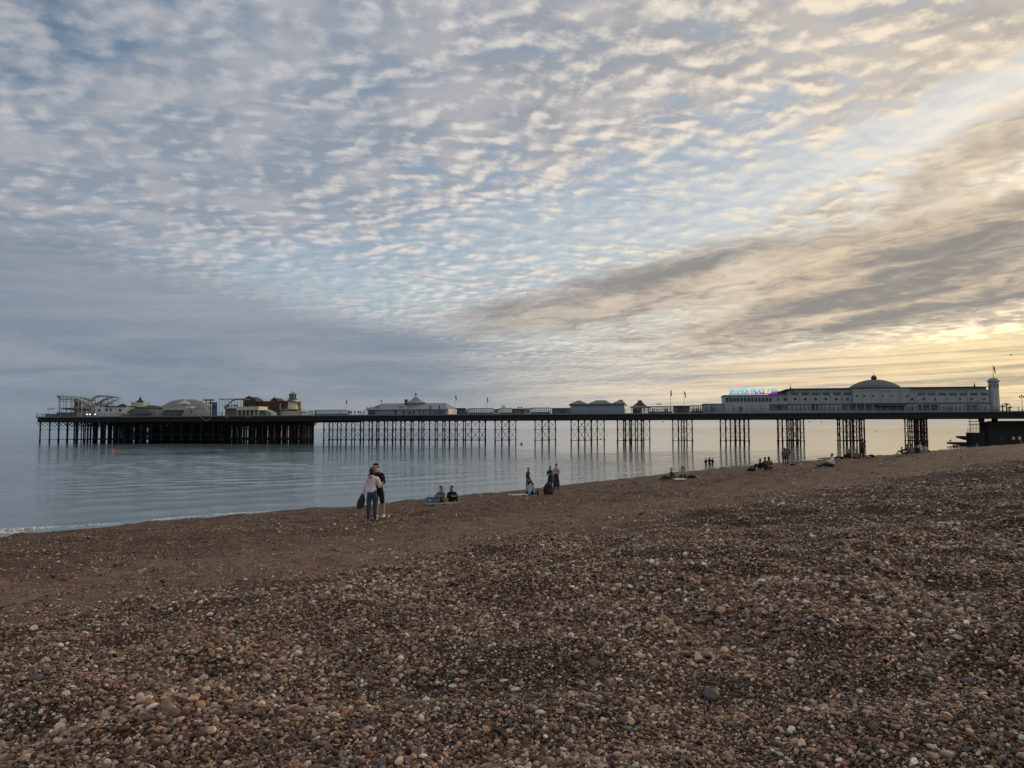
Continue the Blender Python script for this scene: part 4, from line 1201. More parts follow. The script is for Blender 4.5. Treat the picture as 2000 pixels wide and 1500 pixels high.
# small stalls in front of the helter skelter
st = pthing('stall', 'low cream stall with a long canopy at the foot of the helter skelter', 'stall', S(570, 5), 5)
MB().box(S(550, 5), S(588, 5), 5, 7.5, DECK, Zp(570, 803, 5)).build('counter', M_CREAM, st)
MB().box(S(546, 5), S(592, 5), 4.6, 8, Zp(570, 800.2, 5), Zp(570, 798.8, 5)).build('canopy', M_TRACK, st)
for x in (548, 560, 575, 590): MB().bar((S(x, 5), 4.8, DECK), (S(x, 5), 4.8, Zp(x, 800.3, 5)), .07).build('post', M_CREAM, st)

# columned beige kiosk and its grey-green annexe
kc = pthing('kiosk', 'cream columned kiosk with a deep parapet at the pier-head edge', 'kiosk', S(484, 2.5), 2.5)
k0, k1 = S(463, 2.5), S(505, 2.5)
MB().box(k0 + .4, k1 - .4, 3.4, 7.5, DECK, Zp(484, 801, 2.5)).build('wall', M_GREEN, kc)
MB().box(k0 - .2, k1 + .2, 2.2, 8, Zp(484, 801, 2.5) + .002, Zp(484, 795, 2.5)).build('parapet', M_CREAM, kc)
MB().box(k0 - .3, k1 + .3, 2.1, 8.1, Zp(484, 795, 2.5) + .002, Zp(484, 794, 2.5)).build('cornice', M_CREAM, kc)
for i in range(6):
    s = k0 + .2 + (k1 - k0 - .4) * i / 5
    MB(True).lathe(s, 2.6, [(.26, DECK), (.2, DECK + .3), (.18, Zp(484, 801.3, 2.5) - .2), (.28, Zp(484, 801.05, 2.5))], 8).build('column', M_CREAM, kc)
for i in range(5):
    s = k0 + .6 + (k1 - k0 - 1.2) * (i + .5) / 5; MB().box(s - .5, s + .5, 3.33, 3.42, DECK + .4, Zp(484, 802.5, 2.5)).build('window', M_LPANE if i in (0, 4) else M_PANE, kc)
MB().box(S(440, 3), k0 - .02, 3.0, 8, DECK, Zp(450, 799, 3)).build('annexe', M_DOME, kc)
MB().hip(S(439, 3), k0 - .05, 2.7, 8.3, Zp(450, 799, 3) + .15, Zp(450, 795.5, 5), S(445, 5), S(458, 5)).build('annexe_roof', M_GREEN, kc)
for x in (444, 451, 457): panel(x, x + 4, 802, 812, 3, 'shutter', M_BAND, kc)
sd = pthing('shed', 'low pale sloping-roofed shed right of the columned kiosk', 'shed', S(515, 6), 6)
MB().prism([(S(507, 6), DECK), (S(530, 6), DECK), (S(530, 6), Zp(515, 806, 6)), (S(516, 6), Zp(515, 800, 6)), (S(507, 6), Zp(515, 798, 6))], 6, 10).build('wall', M_PALEG, sd)
panel(512, 518, 804, 811, 6, 'door', M_BAND, sd)

# cage ride: post and rail frame with an inclined track
cg = pthing('frame_ride', 'open steel frame ride with an inclined track before the ghost house', 'ride', S(450, 18), 18)
zc0 = Zp(450, 779.5, 18)
for t in (16.0, 22.0):
    MB().bar((S(428, t), t, zc0), (S(478, t), t, zc0), .14).build('top_rail', M_STEEL, cg)
    for i in range(9):
        s = S(428, t) + (S(476, t) - S(428, t)) * i / 8; MB().bar((s, t, DECK), (s, t, zc0), .09).build('post', M_STEEL, cg)
for i in range(5):
    s = S(428, 16) + (S(476, 16) - S(428, 16)) * i / 4; MB().bar((s, 16, zc0), (s, 22, zc0), .1).build('cross_rail', M_STEEL, cg)
for tt in (18.0, 19.3):
    MB().tube([(S(438, tt), tt, Zp(438, 796, tt)), (S(446, tt), tt, Zp(446, 789, tt)), (S(455, tt), tt, Zp(455, 781.5, tt)), (S(464, tt), tt, Zp(464, 779.8, tt)), (S(478, tt), tt, Zp(478, 779.8, tt))], .26, 5).build('track_rail', M_BLUE, cg)
MB().tube([(S(438, 18.6), 18.6, Zp(438, 797, 18.6)), (S(449, 18.6), 18.6, Zp(449, 792, 18.6)), (S(463, 18.6), 18.6, Zp(463, 791.5, 18.6))], .3, 5).build('lower_track', M_WHITE, cg)
for i in range(4):
    s = S(441 + i * 6, 17); MB().box(s - .6, s + .6, 16.6, 18, Zp(450, 793.5, 17), Zp(450, 791.5, 17)).build('car', M_RED if i % 2 else M_WHITE, cg)

# blue drop ride with a sign head
bt = pthing('tower_ride', 'blue ride tower with a flat dark head beside the barrel roof', 'ride', S(410, 14), 14)
bs = S(407, 14)
MB().box(bs - 1.9, bs + 2.0, 13.4, 14.6, Zp(407, 782.6, 14), Zp(407, 780, 14)).build('head', M_DARK, bt)
for q_ in (-.9, .9): MB().bar((bs + q_, 14, DECK), (bs + q_, 14, Zp(407, 782, 14)), .18).build('mast', M_BLUE, bt)
for zz_ in range(5): MB().bar((bs - .9, 14, DECK + .8 + zz_), (bs + .9, 14, DECK + 1.5 + zz_), .07).build('lattice_bar', M_BLUE, bt)
MB().box(S(410, 13), S(421, 13), 12, 14, Zp(415, 788.5, 13), Zp(415, 785.5, 13)).build('canopy', M_BLUE, bt)
MB().box(S(416, 13), S(421.5, 13), 12.2, 13.8, DECK, Zp(418, 788.6, 13)).build('cabin', M_BLUE, bt)
panel(417, 420, 792, 798, 12.2, 'window', M_PANE, bt)
MB().prism([(S(400, 13), DECK), (S(408, 13), DECK), (S(408, 13), Zp(404, 795, 13)), (S(404, 13), Zp(404, 789, 13)), (S(400, 13), Zp(404, 795, 13))], 12.5, 15).build('booth', M_WHITE, bt)

# barrel-roofed dome
bd = pthing('dome_hall', 'wide grey-brown barrel-roofed hall behind the white kiosks of the pier head', 'building', S(362, 20), 20)
d0, d1 = S(312, 29), S(416, 29); dz0 = Zp(362, 804, 29); dzt = Zp(362, 780, 29); dm = (d0 + d1) / 2; dr = (d1 - d0) / 2
MB(True).lathe(dm, 20 + 9, [(dr, DECK), (dr, DECK + .6)] + [(dr * math.cos(R(q_)) ** .9, DECK + .6 + (dzt - DECK - .6) * math.sin(R(q_))) for q_ in (8, 18, 30, 42, 54, 66, 78)] + [(.3, dzt)], 32, .62).build('roof', M_BARREL, bd)
for i in range(20):
    a = 2 * math.pi * (i + .5) / 20
    MB().tube([(dm + math.cos(a) * dr * math.cos(R(q_)) ** .9, 29 + math.sin(a) * dr * math.cos(R(q_)) ** .9 * .62, DECK + .64 + (dzt - DECK - .6) * math.sin(R(q_))) for q_ in (5, 20, 40, 60, 80)], .07, 4).build('roof_rib', M_BARREL, bd)
MB().bar((S(358, 29), 29, dzt), (S(358, 29), 29, dzt + 1.6), .06).build('mast', M_WHITE, bd)

# white saucer-topped kiosk with green awning
sk = pthing('kiosk', 'cream kiosk with a saucer-shaped lantern and a green awning', 'kiosk', S(340, 6), 6)
MB().box(S(318, 6), S(363, 6), 6, 11, DECK, Zp(340, 794, 6)).build('wall', M_CREAM, sk)
MB().box(S(317, 6), S(364, 6), 5.7, 11.3, Zp(340, 794, 6) + .002, Zp(340, 793, 6)).build('cornice', M_WHITE, sk)
for x in range(321, 360, 6): panel(x, x + 4.4, 795.5, 800, 6, 'window', M_LPANE if x % 4 else M_PANE, sk)
MB().prism([(S(327, 6), Zp(340, 801, 6)), (S(360, 6), Zp(340, 801, 6)), (S(355, 6), Zp(340, 811.5, 6)), (S(316, 6), Zp(340, 811.5, 6))], 4.2, 5.95).build('awning', M_GREEN, sk)
kz = Zp(352, 793, 8.5); kx = S(360, 8.5)
MB(True).lathe(kx, 8.5, [(1.4, kz), (1.4, kz + .5), (1.9, kz + .7), (1.75, kz + 1.2), (.9, kz + 1.6), (.2, kz + 1.75), (.04, kz + 3.0)], 16).build('lantern', M_WHITE, sk)
MB(True).lathe(kx, 8.5, [(1.42, kz + .1), (1.42, kz + .4)], 16).build('lantern_band', M_DARK, sk)
pb = pthing('booth', 'square pale booth with a dark round window on the pier head', 'booth', S(374, 4), 4)
MB().box(S(364, 4), S(384, 4), 4, 9, DECK, Zp(374, 798.5, 4)).build('wall', M_PALEG, pb)
MB().box(S(363.5, 4), S(384.6, 4), 3.8, 9.2, Zp(374, 798.5, 4) + .002, Zp(374, 797.6, 4)).build('roof', M_LEAD, pb)
s0, z0 = U(373.5, 804.5, 4); MB(True).bar((s0, 3.92, z0), (s0, 4.02, z0), .36, 12).build('round_window', M_PANE, pb)

# long dark-roofed shed with the pagoda lantern
ps_ = pthing('amusement_shed', 'long shed with a dark roof left of the barrel-roofed hall', 'building', S(285, 12), 12)
MB().box(S(250, 12), S(305, 12), 12, 20, DECK, Zp(280, 797, 12)).build('wall', M_PALEG, ps_)
MB().hip(S(248, 12), S(312, 12), 11.5, 20.5, Zp(280, 797, 12) + .15, Zp(280, 791.5, 16), S(256, 16), S(300, 16)).build('roof', M_DARK, ps_)
MB().hip(S(252, 8), S(302, 8), 6.5, 10.5, Zp(280, 808, 8) + .15, Zp(280, 798.5, 8.5), S(256, 8.5), S(285, 8.5)).build('awning_roof', M_DARK, ps_)
for x in (256, 268, 280, 292): MB().bar((S(x, 8), 7, DECK), (S(x, 8), 7, Zp(x, 808.2, 8)), .1).build('post', M_BAND, ps_)
MB().box(S(254, 9), S(292, 9), 8.8, 10.2, DECK, Zp(280, 808, 8)).build('stall_front', M_BAND, ps_)
lt = pthing('lantern_tower', 'squat cream drum with a dark pagoda cap and spire', 'tower', S(268, 15), 15)
zl0 = Zp(268, 792.5, 15)
MB().box(S(255, 13), S(279, 13), 13, 17, DECK, Zp(268, 786.5, 13)).build('drum', M_CREAM, lt)
MB().box(S(254.5, 13), S(279.6, 13), 12.8, 17.2, Zp(268, 786.5, 13) + .002, Zp(268, 785.6, 13)).build('cornice', M_CREAM, lt)
lx = S(273, 15); lz = Zp(273, 785.6, 15)
MB(True).lathe(lx, 15, [(1.0, lz - .5), (1.0, lz + .15), (1.65, lz + .2), (1.2, lz + .55), (.5, lz + .8), (.42, lz + 1.15), (.6, lz + 1.2), (.3, lz + 1.6), (.08, lz + 1.9), (.03, lz + 3.2)], 14).build('pagoda_cap', M_DARK, lt)

# white sheds below the coaster
ws = pthing('shed', 'long white shed with a dark-edged roof beside the roller coaster', 'shed', S(220, 7), 7)
MB().box(S(186, 7), S(246, 7), 7, 12, DECK, Zp(220, 794.5, 7)).build('wall', M_WHITE, ws)
MB().box(S(205, 7), S(247, 7), 6.6, 12.4, Zp(220, 794.5, 7) + .002, Zp(220, 793, 7)).build('roof', M_DARK, ws)
for x in (191, 232): panel(x, x + 5, 799, 804, 7, 'window', M_PANE, ws)
for x in (206, 214): panel(x, x + 4, 798, 803, 7, 'window', M_PANE, ws)
MB().box(S(232, 6), S(250, 6), 5.2, 6.9, Zp(240, 808.6, 6), Zp(240, 807.2, 6)).build('canopy', M_WHITE, ws)
MB(True).lathe(S(239, 9), 9, [(1.6, Zp(239, 793, 9)), (1.5, Zp(239, 792, 9)), (.7, Zp(239, 789.5, 9)), (.05, Zp(239, 788.5, 9)), (.04, Zp(239, 785.5, 9))], 12).build('roof_cupola', M_DARK, ws)
wb = pthing('shed', 'low white hut with an open dark doorway under the coaster', 'shed', S(156, 4), 4)
MB().box(S(150, 4), S(166, 4), 4, 8, DECK, Zp(157, 806, 4)).build('wall', M_PALEG, wb); panel(162.5, 165, 807.5, 813.5, 4, 'door', M_DARK, wb)
wd = pthing('plant_room', 'dark low plant room at the seaward tip of the pier head', 'shed', S(112, 6), 6)
MB().box(S(110, 6), S(146, 6), 6, 12, DECK, Zp(120, 805.5, 6)).build('wall', M_DARK, wd); MB().box(S(84, 6), S(109, 6), 7, 11, DECK, Zp(100, 808.5, 6)).build('tank', M_BAND, wd)
for x in (115, 123, 134): panel(x, x + 4, 807.5, 813, 6, 'panel', M_BAND, wd)

# --- roller coaster
rc = pthing('roller_coaster', 'tangled tan and steel roller coaster at the seaward end of the pier', 'ride', S(170, 14), 14)
def trk(pts, name='track', m=M_TRACK, gauge=1.1, r=.17):
    """a pair of rails with ties through (x, y, t) picture points"""
    P = [Vector((*(lambda q: (q[0], t, q[1]))(U(x, y, t)),)) for x, y, t in pts]
    out = []
    for i in range(len(P) - 1):
        p0, p1, p2, p3 = P[max(i - 1, 0)], P[i], P[i + 1], P[min(i + 2, len(P) - 1)]
        for k in range(5):
            u = k / 5; out.append(.5 * ((2 * p1) + (p2 - p0) * u + (2 * p0 - 5 * p1 + 4 * p2 - p3) * u * u + (3 * p1 - p0 - 3 * p2 + p3) * u ** 3))
    out.append(P[-1])
    tr = MB()
    L, Rr = [], []
    for i, p in enumerate(out):
        d = out[min(i + 1, len(out) - 1)] - out[max(i - 1, 0)]; n = Vector((-d.y, d.x, 0))
        n = n.normalized() if n.length > 1e-3 else Vector((0, 1, 0))
        if abs(n.y) < .3: n = Vector((0, 1, 0)).lerp(n, .5).normalized()
        L.append(p + n * gauge * .5); Rr.append(p - n * gauge * .5)
        if i % 2 == 0: tr.bar(L[-1], Rr[-1], .09)
    tr.tube(L, r, 4); tr.tube(Rr, r, 4); tr.tube([p - Vector((0, 0, .35)) for p in out], .14, 4)
    tr.build(name, m, rc)
    for i in range(0, len(out), 4):
        p = out[i]
        if p.z > DECK + 1.5:
            MB().bar((p.x, p.y, DECK), (p.x, p.y, p.z - .3), .09).build('support', M_STEEL, rc)
trk([(117, 773, 20), (132, 774, 19), (146, 775, 18), (160, 776.5, 17), (172, 779, 16), (182, 782, 15)], m=M_TRACK)
trk([(117, 773, 20), (114, 775, 23), (122, 779, 25), (140, 779, 24), (152, 780, 20), (165, 786, 16), (176, 793, 14), (190, 790, 13), (200, 783, 13), (208, 777, 14), (216, 775.5, 15), (228, 775.5, 16), (233, 777, 19)], m=M_STEEL)
trk([(176, 783, 22), (183, 778, 21), (190, 774, 20), (200, 772.8, 19), (210, 773.5, 18), (220, 775, 17)], m=M_STEEL)
trk([(146, 796, 12), (158, 794, 11), (170, 797, 11), (180, 803, 11), (192, 799, 11), (202, 792, 12), (212, 788, 13), (222, 787, 14)], m=M_TRACK)
trk([(146, 783, 13), (158, 782, 12), (170, 788, 12), (180, 795, 12), (188, 803, 12)], m=M_TRACK)
trk([(120, 797, 14), (134, 798, 13), (148, 799, 12), (162, 800, 11), (174, 799, 10)], m=M_DARK)
trk([(150, 790, 17), (160, 786, 18), (172, 790, 18), (184, 797, 17), (196, 795, 16), (208, 789, 16), (220, 783, 17), (230, 780, 18)], m=M_TRACK)
trk([(148, 803, 10), (160, 804, 10), (172, 806, 10), (186, 801, 10), (198, 797, 10), (210, 795, 11)], m=M_STEEL)
trk([(165, 778, 24), (174, 784, 24), (184, 790, 24), (194, 786, 24), (204, 780, 24), (214, 779, 23)], m=M_TRACK)
lt_ = MB()
rr_ = random.Random(5)
for i in range(70):
    x = rr_.uniform(146, 214); t_ = rr_.uniform(9, 24); y0 = rr_.uniform(783, 800); x1 = x + rr_.uniform(-7, 7)
    lt_.bar((S(x, t_), t_, DECK), (S(x1, t_), t_, Zp(x, y0, t_)), .07); 
    if i % 2: lt_.bar((S(x, t_), t_, Zp(x, y0 + 4, t_)), (S(x + 9, t_), t_, Zp(x, y0 + rr_.uniform(-3, 6), t_)), .08)
lt_.build('scaffold', M_BROWN, rc)['kind'] = 'stuff'
for x in (117, 123, 130, 137, 145):
    for t in (15, 22):
        s = S(x, t); MB().bar((s, t, DECK), (s, t, Zp(x, 775.5, t)), .10).build('support', M_STEEL, rc)
for y in (784, 797):
    MB().bar((S(118, 15), 15, Zp(130, y, 15)), (S(146, 15), 15, Zp(130, y, 15)), .12).build('walkway_beam', M_STEEL, rc)
MB().box(S(126, 14), S(146, 14), 14, 18, Zp(136, 800, 14), Zp(136, 797.5, 14)).build('platform', M_DARK, rc)
MB().box(S(144, 14), S(149, 14), 14, 16, DECK, Zp(146, 780, 14)).build('lift_tower', M_BROWN, rc)
for x0, y0, x1, y1 in ((180, 806, 184, 784), (184, 806, 186, 790), (192, 806, 193, 787), (176, 806, 182, 800), (193, 804, 182, 804)):
    MB().bar((S(x0, 9), 9, Zp(x0, y0, 9)), (S(x1, 9), 9, Zp(x1, y1, 9)), .11).build('pale_support', M_WHITE, rc)
for x in (152, 160): MB().bar((S(x, 9), 9, DECK), (S(x, 9), 9, Zp(x, 774, 9)), .08).build('lamp_mast', M_WHITE, rc)
MB().box(S(182, 12), S(184.5, 12), 11.5, 12.5, Zp(183, 783, 12), Zp(183, 781.4, 12)).build('coaster_car', M_RED, rc)
for i, x in enumerate((170, 175.5, 186)):
    s0, z0 = U(x, 809.2, 3.0)
    e = pthing('floodlight', ('lit white lamp at the coaster foot nearest the hut doorway', 'lit white lamp at the coaster foot between the other two', 'lit white lamp at the coaster foot nearest the white shed')[i], 'lamp', s0, 3.0, DECK, 'lit lamps at the foot of the coaster')
    MB().bar((s0, 3.0, DECK), (s0, 3.0, z0 - .15), .05).build('post', M_STEEL, e)
    MB(True).lathe(s0, 3.0, [(.05, z0 - .18), (.2, z0 - .1), (.24, z0), (.2, z0 + .1), (.05, z0 + .18)], 10).build('lamp_head', M_LIT, e)

# --- lamp standards
def lamp(x, ytop, t, label, heads=2):
    s = S(x, t); z1 = Zp(x, ytop, t)
    e = pthing('lamp_post', label, 'lamp post', s, t, DECK, 'lamp posts along the pier')
    MB(True).lathe(s, t, [(.2, DECK), (.14, DECK + .6), (.07, DECK + .7), (.055, z1 - .3)], 8).build('post', M_STEEL, e)
    MB().bar((s - .5, t, z1 - .7), (s + .5, t, z1 - .7), .05).build('arm', M_STEEL, e)
    for q_ in ((-.5, .5) if heads == 2 else (-.5, 0, .5)):
        zq = z1 - .7 if q_ else z1 - .35
        MB(True).lathe(s + q_, t, [(.05, zq), (.2, zq + .08), (.22, zq + .3), (.1, zq + .42), (.02, zq + .55)], 8).build('lamp_head', M_DARK, e)
    return e
lamp(1997, 772, 2.5, 'lamp post beside the palm shrubs at the landward end', 3)
lamp(1287, 786, 2.0, 'lamp post right of the pointed brown shelter')
lamp(1015.5, 792.5, 2.0, 'lamp post before the white kiosk of the touching pair')
lamp(983.5, 792, 2.0, 'twin lamp post over the short glazed windbreak', 3)
lamp(103, 795, 2.0, 'lamp post near the seaward tip of the pier head')
lamp(95.5, 796.5, 5.0, 'thin lamp post at the extreme seaward corner')
lamp(720, 794, 2.0, 'lamp post at the left eaves of the restaurant')
lamp(606, 800, 3.0, 'lamp post between the helter skelter and the long windbreak')

# --- landward end: abutment, jetties, railings, shrubs
ab = pthing('sea_wall', 'dark concrete sea wall under the landward end of the pier', 'wall', S(1960, 4), 4, 0)
wt = Zp(1950, 823.5, 4)
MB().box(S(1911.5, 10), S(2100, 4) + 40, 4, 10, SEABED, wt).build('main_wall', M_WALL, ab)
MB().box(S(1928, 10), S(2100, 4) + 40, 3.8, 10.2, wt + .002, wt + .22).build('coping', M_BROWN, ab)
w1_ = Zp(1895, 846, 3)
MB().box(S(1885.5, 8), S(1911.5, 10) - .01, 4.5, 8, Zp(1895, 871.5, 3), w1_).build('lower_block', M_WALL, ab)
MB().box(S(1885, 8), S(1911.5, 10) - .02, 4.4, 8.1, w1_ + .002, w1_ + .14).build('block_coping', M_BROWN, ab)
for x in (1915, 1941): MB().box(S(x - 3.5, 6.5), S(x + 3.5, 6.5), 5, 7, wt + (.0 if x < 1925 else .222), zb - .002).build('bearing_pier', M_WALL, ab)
for x0, x1, ya, yb, t in ((1871.5, 1886.5, 851.5, 855.5, 5), (1853, 1887, 863.5, 867.3, 5.0)):
    s0, s1, z0, z1 = rect(x0, x1, ya, yb, t)
    MB().box(s0, s1, t, t + 2.4, z0, z1).build('jetty_slab', M_WALL, ab)
    MB().prism([(s0 + .2, z0 - .002), (s1, z0 - .002), (s1, z0 - .6)], t + .4, t + 2.0).build('jetty_bracket', M_WALL, ab)
rl = pthing('railing', 'pale railings and steps on the low block of the sea wall', 'railing', S(1898, 3.5), 3.5, w1_)
for y in (829, 837.5):
    MB().bar((S(1887.5 + (y < 830) * 4, 5), 5, Zp(1895, y, 5)), (S(1913, 5), 5, Zp(1895, y, 5)), .06).build('rail', M_RAIL, rl)
for x in range(1887, 1911, 3): MB().bar((S(x + 1.5, 5), 5, w1_ + .14), (S(x + 1.5, 5), 5, Zp(x, 829 if x > 1890 else 837.5, 5)), .06).build('post', M_WHITE if x % 2 else M_RAIL, rl)
for i in range(3):
    MB().box(S(1896, 9), S(1911, 9), 9, 11, Zp(1900, 829 - i * 5.2, 9), Zp(1900, 827.6 - i * 5.2, 9)).build('landing', M_BAND, rl)
MB().bar((S(1895, 9), 9.5, w1_ + .14), (S(1895, 9), 9.5, zb), .1).build('landing_post', M_RAIL, rl)

# ------------------------------------------------------------------ people
M_SKIN = mat("skin", srgb(188, 146, 124), .55, .06, 6)
M_HAIRB = mat("black_hair", srgb(24, 21, 20), .5, .2, 12); M_HAIRN = mat("brown_hair", srgb(70, 44, 32), .5, .2, 12)
M_EYE = mat("eye", srgb(30, 26, 24), .2, 0, 5)
CL = {k: mat("cloth_" + k, srgb(*c), .85, .12, 9.0) for k, c in dict(
    white=(226, 220, 226), jeans=(52, 66, 92), black=(26, 26, 28), grey=(104, 106, 110), maroon=(84, 40, 40), lightblue=(150, 172, 186), navy=(34, 42, 62), beige=(172, 158, 138),
    green=(70, 88, 66), brown=(96, 72, 54), purple=(72, 50, 84), khaki=(112, 100, 80), offwhite=(196, 194, 186), blush=(170, 110, 110), blanket=(128, 104, 108), charcoal=(56, 58, 62)).items()}
M_SHOE = mat("white_shoe", srgb(214, 210, 202), .6, .1, 10)

def skeleton(pose, lean=0.0, arms='down', turn=0.0):
    """joint name -> (position, radius, parent); x right, y forward, z up, for a 1.7 m figure"""
    J = {}
    def j(n, p, r, par=None): J[n] = [Vector(p), r, par]
    if pose == 'stand':
        hipz = .90; j('pelvis', (0, 0, .95), .125)
        for s, q in ((1, 'r'), (-1, 'l')):
            st = .03 * s
            j('hip_' + q, (.085 * s, 0, .88), .098, 'pelvis'); j('knee_' + q, (.10 * s, .015 + st, .49), .060, 'hip_' + q)
            j('calf_' + q, (.102 * s, -.025 + st, .34), .054, 'knee_' + q); j('ankle_' + q, (.105 * s, -.02 + st, .09), .037, 'calf_' + q); j('toe_' + q, (.125 * s, .15 + st, .035), .034, 'ankle_' + q)
    elif pose == 'walk':
        j('pelvis', (0, 0, .94), .125)
        for s, q in ((1, 'r'), (-1, 'l')):
            st = .16 * s
            j('hip_' + q, (.085 * s, 0, .87), .098, 'pelvis'); j('knee_' + q, (.09 * s, st * .8 + .03, .49), .060, 'hip_' + q)
            j('calf_' + q, (.092 * s, st * 1.0 - .02, .34), .054, 'knee_' + q); j('ankle_' + q, (.095 * s, st * 1.4, .09), .037, 'calf_' + q); j('toe_' + q, (.11 * s, st * 1.4 + .16, .035), .034, 'ankle_' + q)
    elif pose == 'wade':
        j('pelvis', (0, 0, .95), .125)
        for s, q in ((1, 'r'), (-1, 'l')):
            j('hip_' + q, (.085 * s, 0, .88), .098, 'pelvis'); j('knee_' + q, (.10 * s, .03, .49), .060, 'hip_' + q); j('ankle_' + q, (.11 * s, 0, .09), .037, 'knee_' + q); j('toe_' + q, (.12 * s, .15, .035), .034, 'ankle_' + q)
    elif pose == 'knees':       # sitting, knees drawn up
        j('pelvis', (0, 0, .13), .135)
        for s, q in ((1, 'r'), (-1, 'l')):
            j('hip_' + q, (.095 * s, .05, .12), .098, 'pelvis'); j('knee_' + q, (.12 * s, .40, .44), .062, 'hip_' + q)
            j('calf_' + q, (.12 * s, .47, .27), .054, 'knee_' + q); j('ankle_' + q, (.12 * s, .54, .08), .037, 'calf_' + q); j('toe_' + q, (.13 * s, .71, .04), .034, 'ankle_' + q)
    elif pose == 'legs_out':
        j('pelvis', (0, 0, .13), .135)
        for s, q in ((1, 'r'), (-1, 'l')):
            b_ = .10 if s > 0 else .02
            j('hip_' + q, (.095 * s, .06, .12), .098, 'pelvis'); j('knee_' + q, (.12 * s, .48, .12 + b_), .062, 'hip_' + q)
            j('calf_' + q, (.12 * s, .66, .10 + b_ * .5), .054, 'knee_' + q); j('ankle_' + q, (.13 * s, .92, .05), .037, 'calf_' + q); j('toe_' + q, (.15 * s, .97, .18), .034, 'ankle_' + q)
    elif pose == 'cross':
        j('pelvis', (0, 0, .13), .135)
        for s, q in ((1, 'r'), (-1, 'l')):
            j('hip_' + q, (.10 * s, .05, .12), .098, 'pelvis'); j('knee_' + q, (.34 * s, .30, .14), .062, 'hip_' + q)
            j('calf_' + q, (.16 * s, .40, .09), .054, 'knee_' + q); j('ankle_' + q, (-.02 * s, .42, .06 + .03 * (s > 0)), .037, 'calf_' + q); j('toe_' + q, (-.15 * s, .44, .06), .034, 'ankle_' + q)
    elif pose == 'kneel':
        j('pelvis', (0, -.05, .34), .13)
        for s, q in ((1, 'r'), (-1, 'l')):
            j('hip_' + q, (.09 * s, 0, .30), .098, 'pelvis'); j('knee_' + q, (.11 * s, .36, .09), .062, 'hip_' + q)
            j('calf_' + q, (.115 * s, .12, .07), .054, 'knee_' + q); j('ankle_' + q, (.12 * s, -.14, .06), .037, 'calf_' + q); j('toe_' + q, (.12 * s, -.27, .04), .034, 'ankle_' + q)
    elif pose == 'lie':
        j('pelvis', (0, 0, .13), .13)
        for s, q in ((1, 'r'), (-1, 'l')):
            j('hip_' + q, (.09 * s, .06, .12), .098, 'pelvis'); j('knee_' + q, (.11 * s, .44, .30), .062, 'hip_' + q)
            j('calf_' + q, (.11 * s, .56, .20), .054, 'knee_' + q); j('ankle_' + q, (.12 * s, .70, .06), .037, 'calf_' + q); j('toe_' + q, (.13 * s, .86, .04), .034, 'ankle_' + q)
    P = J['pelvis'][0]
    m = Matrix.Rotation(-lean, 3, 'X')          # positive lean tips the trunk forward
    up = lambda x, y, z: P + m @ Vector((x, y, z))
    j('waist', up(0, .0, .13), .112, 'pelvis'); j('chest', up(0, .01, .33), .138, 'waist'); j('collar', up(0, 0, .46), .085, 'chest')
    hm = m @ Matrix.Rotation(lean * .5, 3, 'X')
    base = up(0, 0, .46)
    hd = lambda x, y, z: base + hm @ (Matrix.Rotation(turn, 3, 'Z') @ Vector((x, y, z)))
    j('neck', hd(0, .012, .085), .052, 'collar'); j('jaw', hd(0, .03, .155), .070, 'neck'); j('brow', hd(0, .012, .225), .088, 'jaw'); j('crown', hd(0, -.005, .268), .074, 'brow')
    j('nose', hd(0, .118, .175), .014, 'jaw')
    for s, q in ((1, 'r'), (-1, 'l')): j('ear_' + q, hd(.088 * s, -.005, .19), .016, 'brow')
    J['_eyes'] = [hd(.033, .092, .205), hd(-.033, .092, .205)]
    for s, q in ((1, 'r'), (-1, 'l')):
        j('shoulder_' + q, up(.175 * s, 0, .42), .062, 'chest')
        a = arms if isinstance(arms, str) else arms[0 if s > 0 else 1]
        if a == 'down': e, w, h = up(.225 * s, -.03, .14), up(.225 * s, .04, -.10), up(.215 * s, .065, -.185)
        elif a == 'hang': e, w, h = up(.24 * s, -.02, .14), up(.27 * s, .03, -.10), up(.28 * s, .05, -.18)
        elif a == 'hip': e, w, h = up(.36 * s, -.08, .20), up(.20 * s, .04, .06), up(.13 * s, .09, .03)
        elif a == 'hug': e, w, h = up(.24 * s, .22, .33), up(.10 * s, .42, .40), up(.02 * s, .48, .42)
        elif a == 'front': e, w, h = up(.24 * s, .08, .16), up(.14 * s, .30, .16), up(.08 * s, .37, .18)
        elif a == 'back': e, w, h = up(.24 * s, -.16, .17), (P + Vector((.26 * s, -.34, -.02))), (P + Vector((.27 * s, -.42, -.07)))
        elif a == 'knee': e, w, h = up(.27 * s, .18, .22), (P + Vector((.15 * s, .40, .30))), (P + Vector((.08 * s, .45, .27)))
        elif a == 'up': e, w, h = up(.25 * s, .16, .30), up(.12 * s, .22, .50), up(.07 * s, .21, .58)
        j('elbow_' + q, e, .043, 'shoulder_' + q); j('wrist_' + q, w, .029, 'elbow_' + q); j('palm_' + q, h, .033, 'wrist_' + q)
        d = (h - w).normalized(); side = d.cross(Vector((0, 1, 0)) if abs(d.y) < .8 else Vector((1, 0, 0))).normalized(); nrm = d.cross(side).normalized()
        for f, (o, ln) in enumerate(((-.024, .068), (-.008, .080), (.008, .074), (.024, .058))):
            k = h + side * o + d * .03
            j(f'f{f}a_{q}', k + d * ln * .5 + nrm * .006, .0095, 'palm_' + q); j(f'f{f}b_{q}', k + d * ln * .95 + nrm * .026, .0078, f'f{f}a_{q}')
        j(f'tha_{q}', w + d * .03 - side * .045, .011, 'palm_' + q); j(f'thb_{q}', w + d * .075 - side * .055 + nrm * .012, .009, f'tha_{q}')
    return J

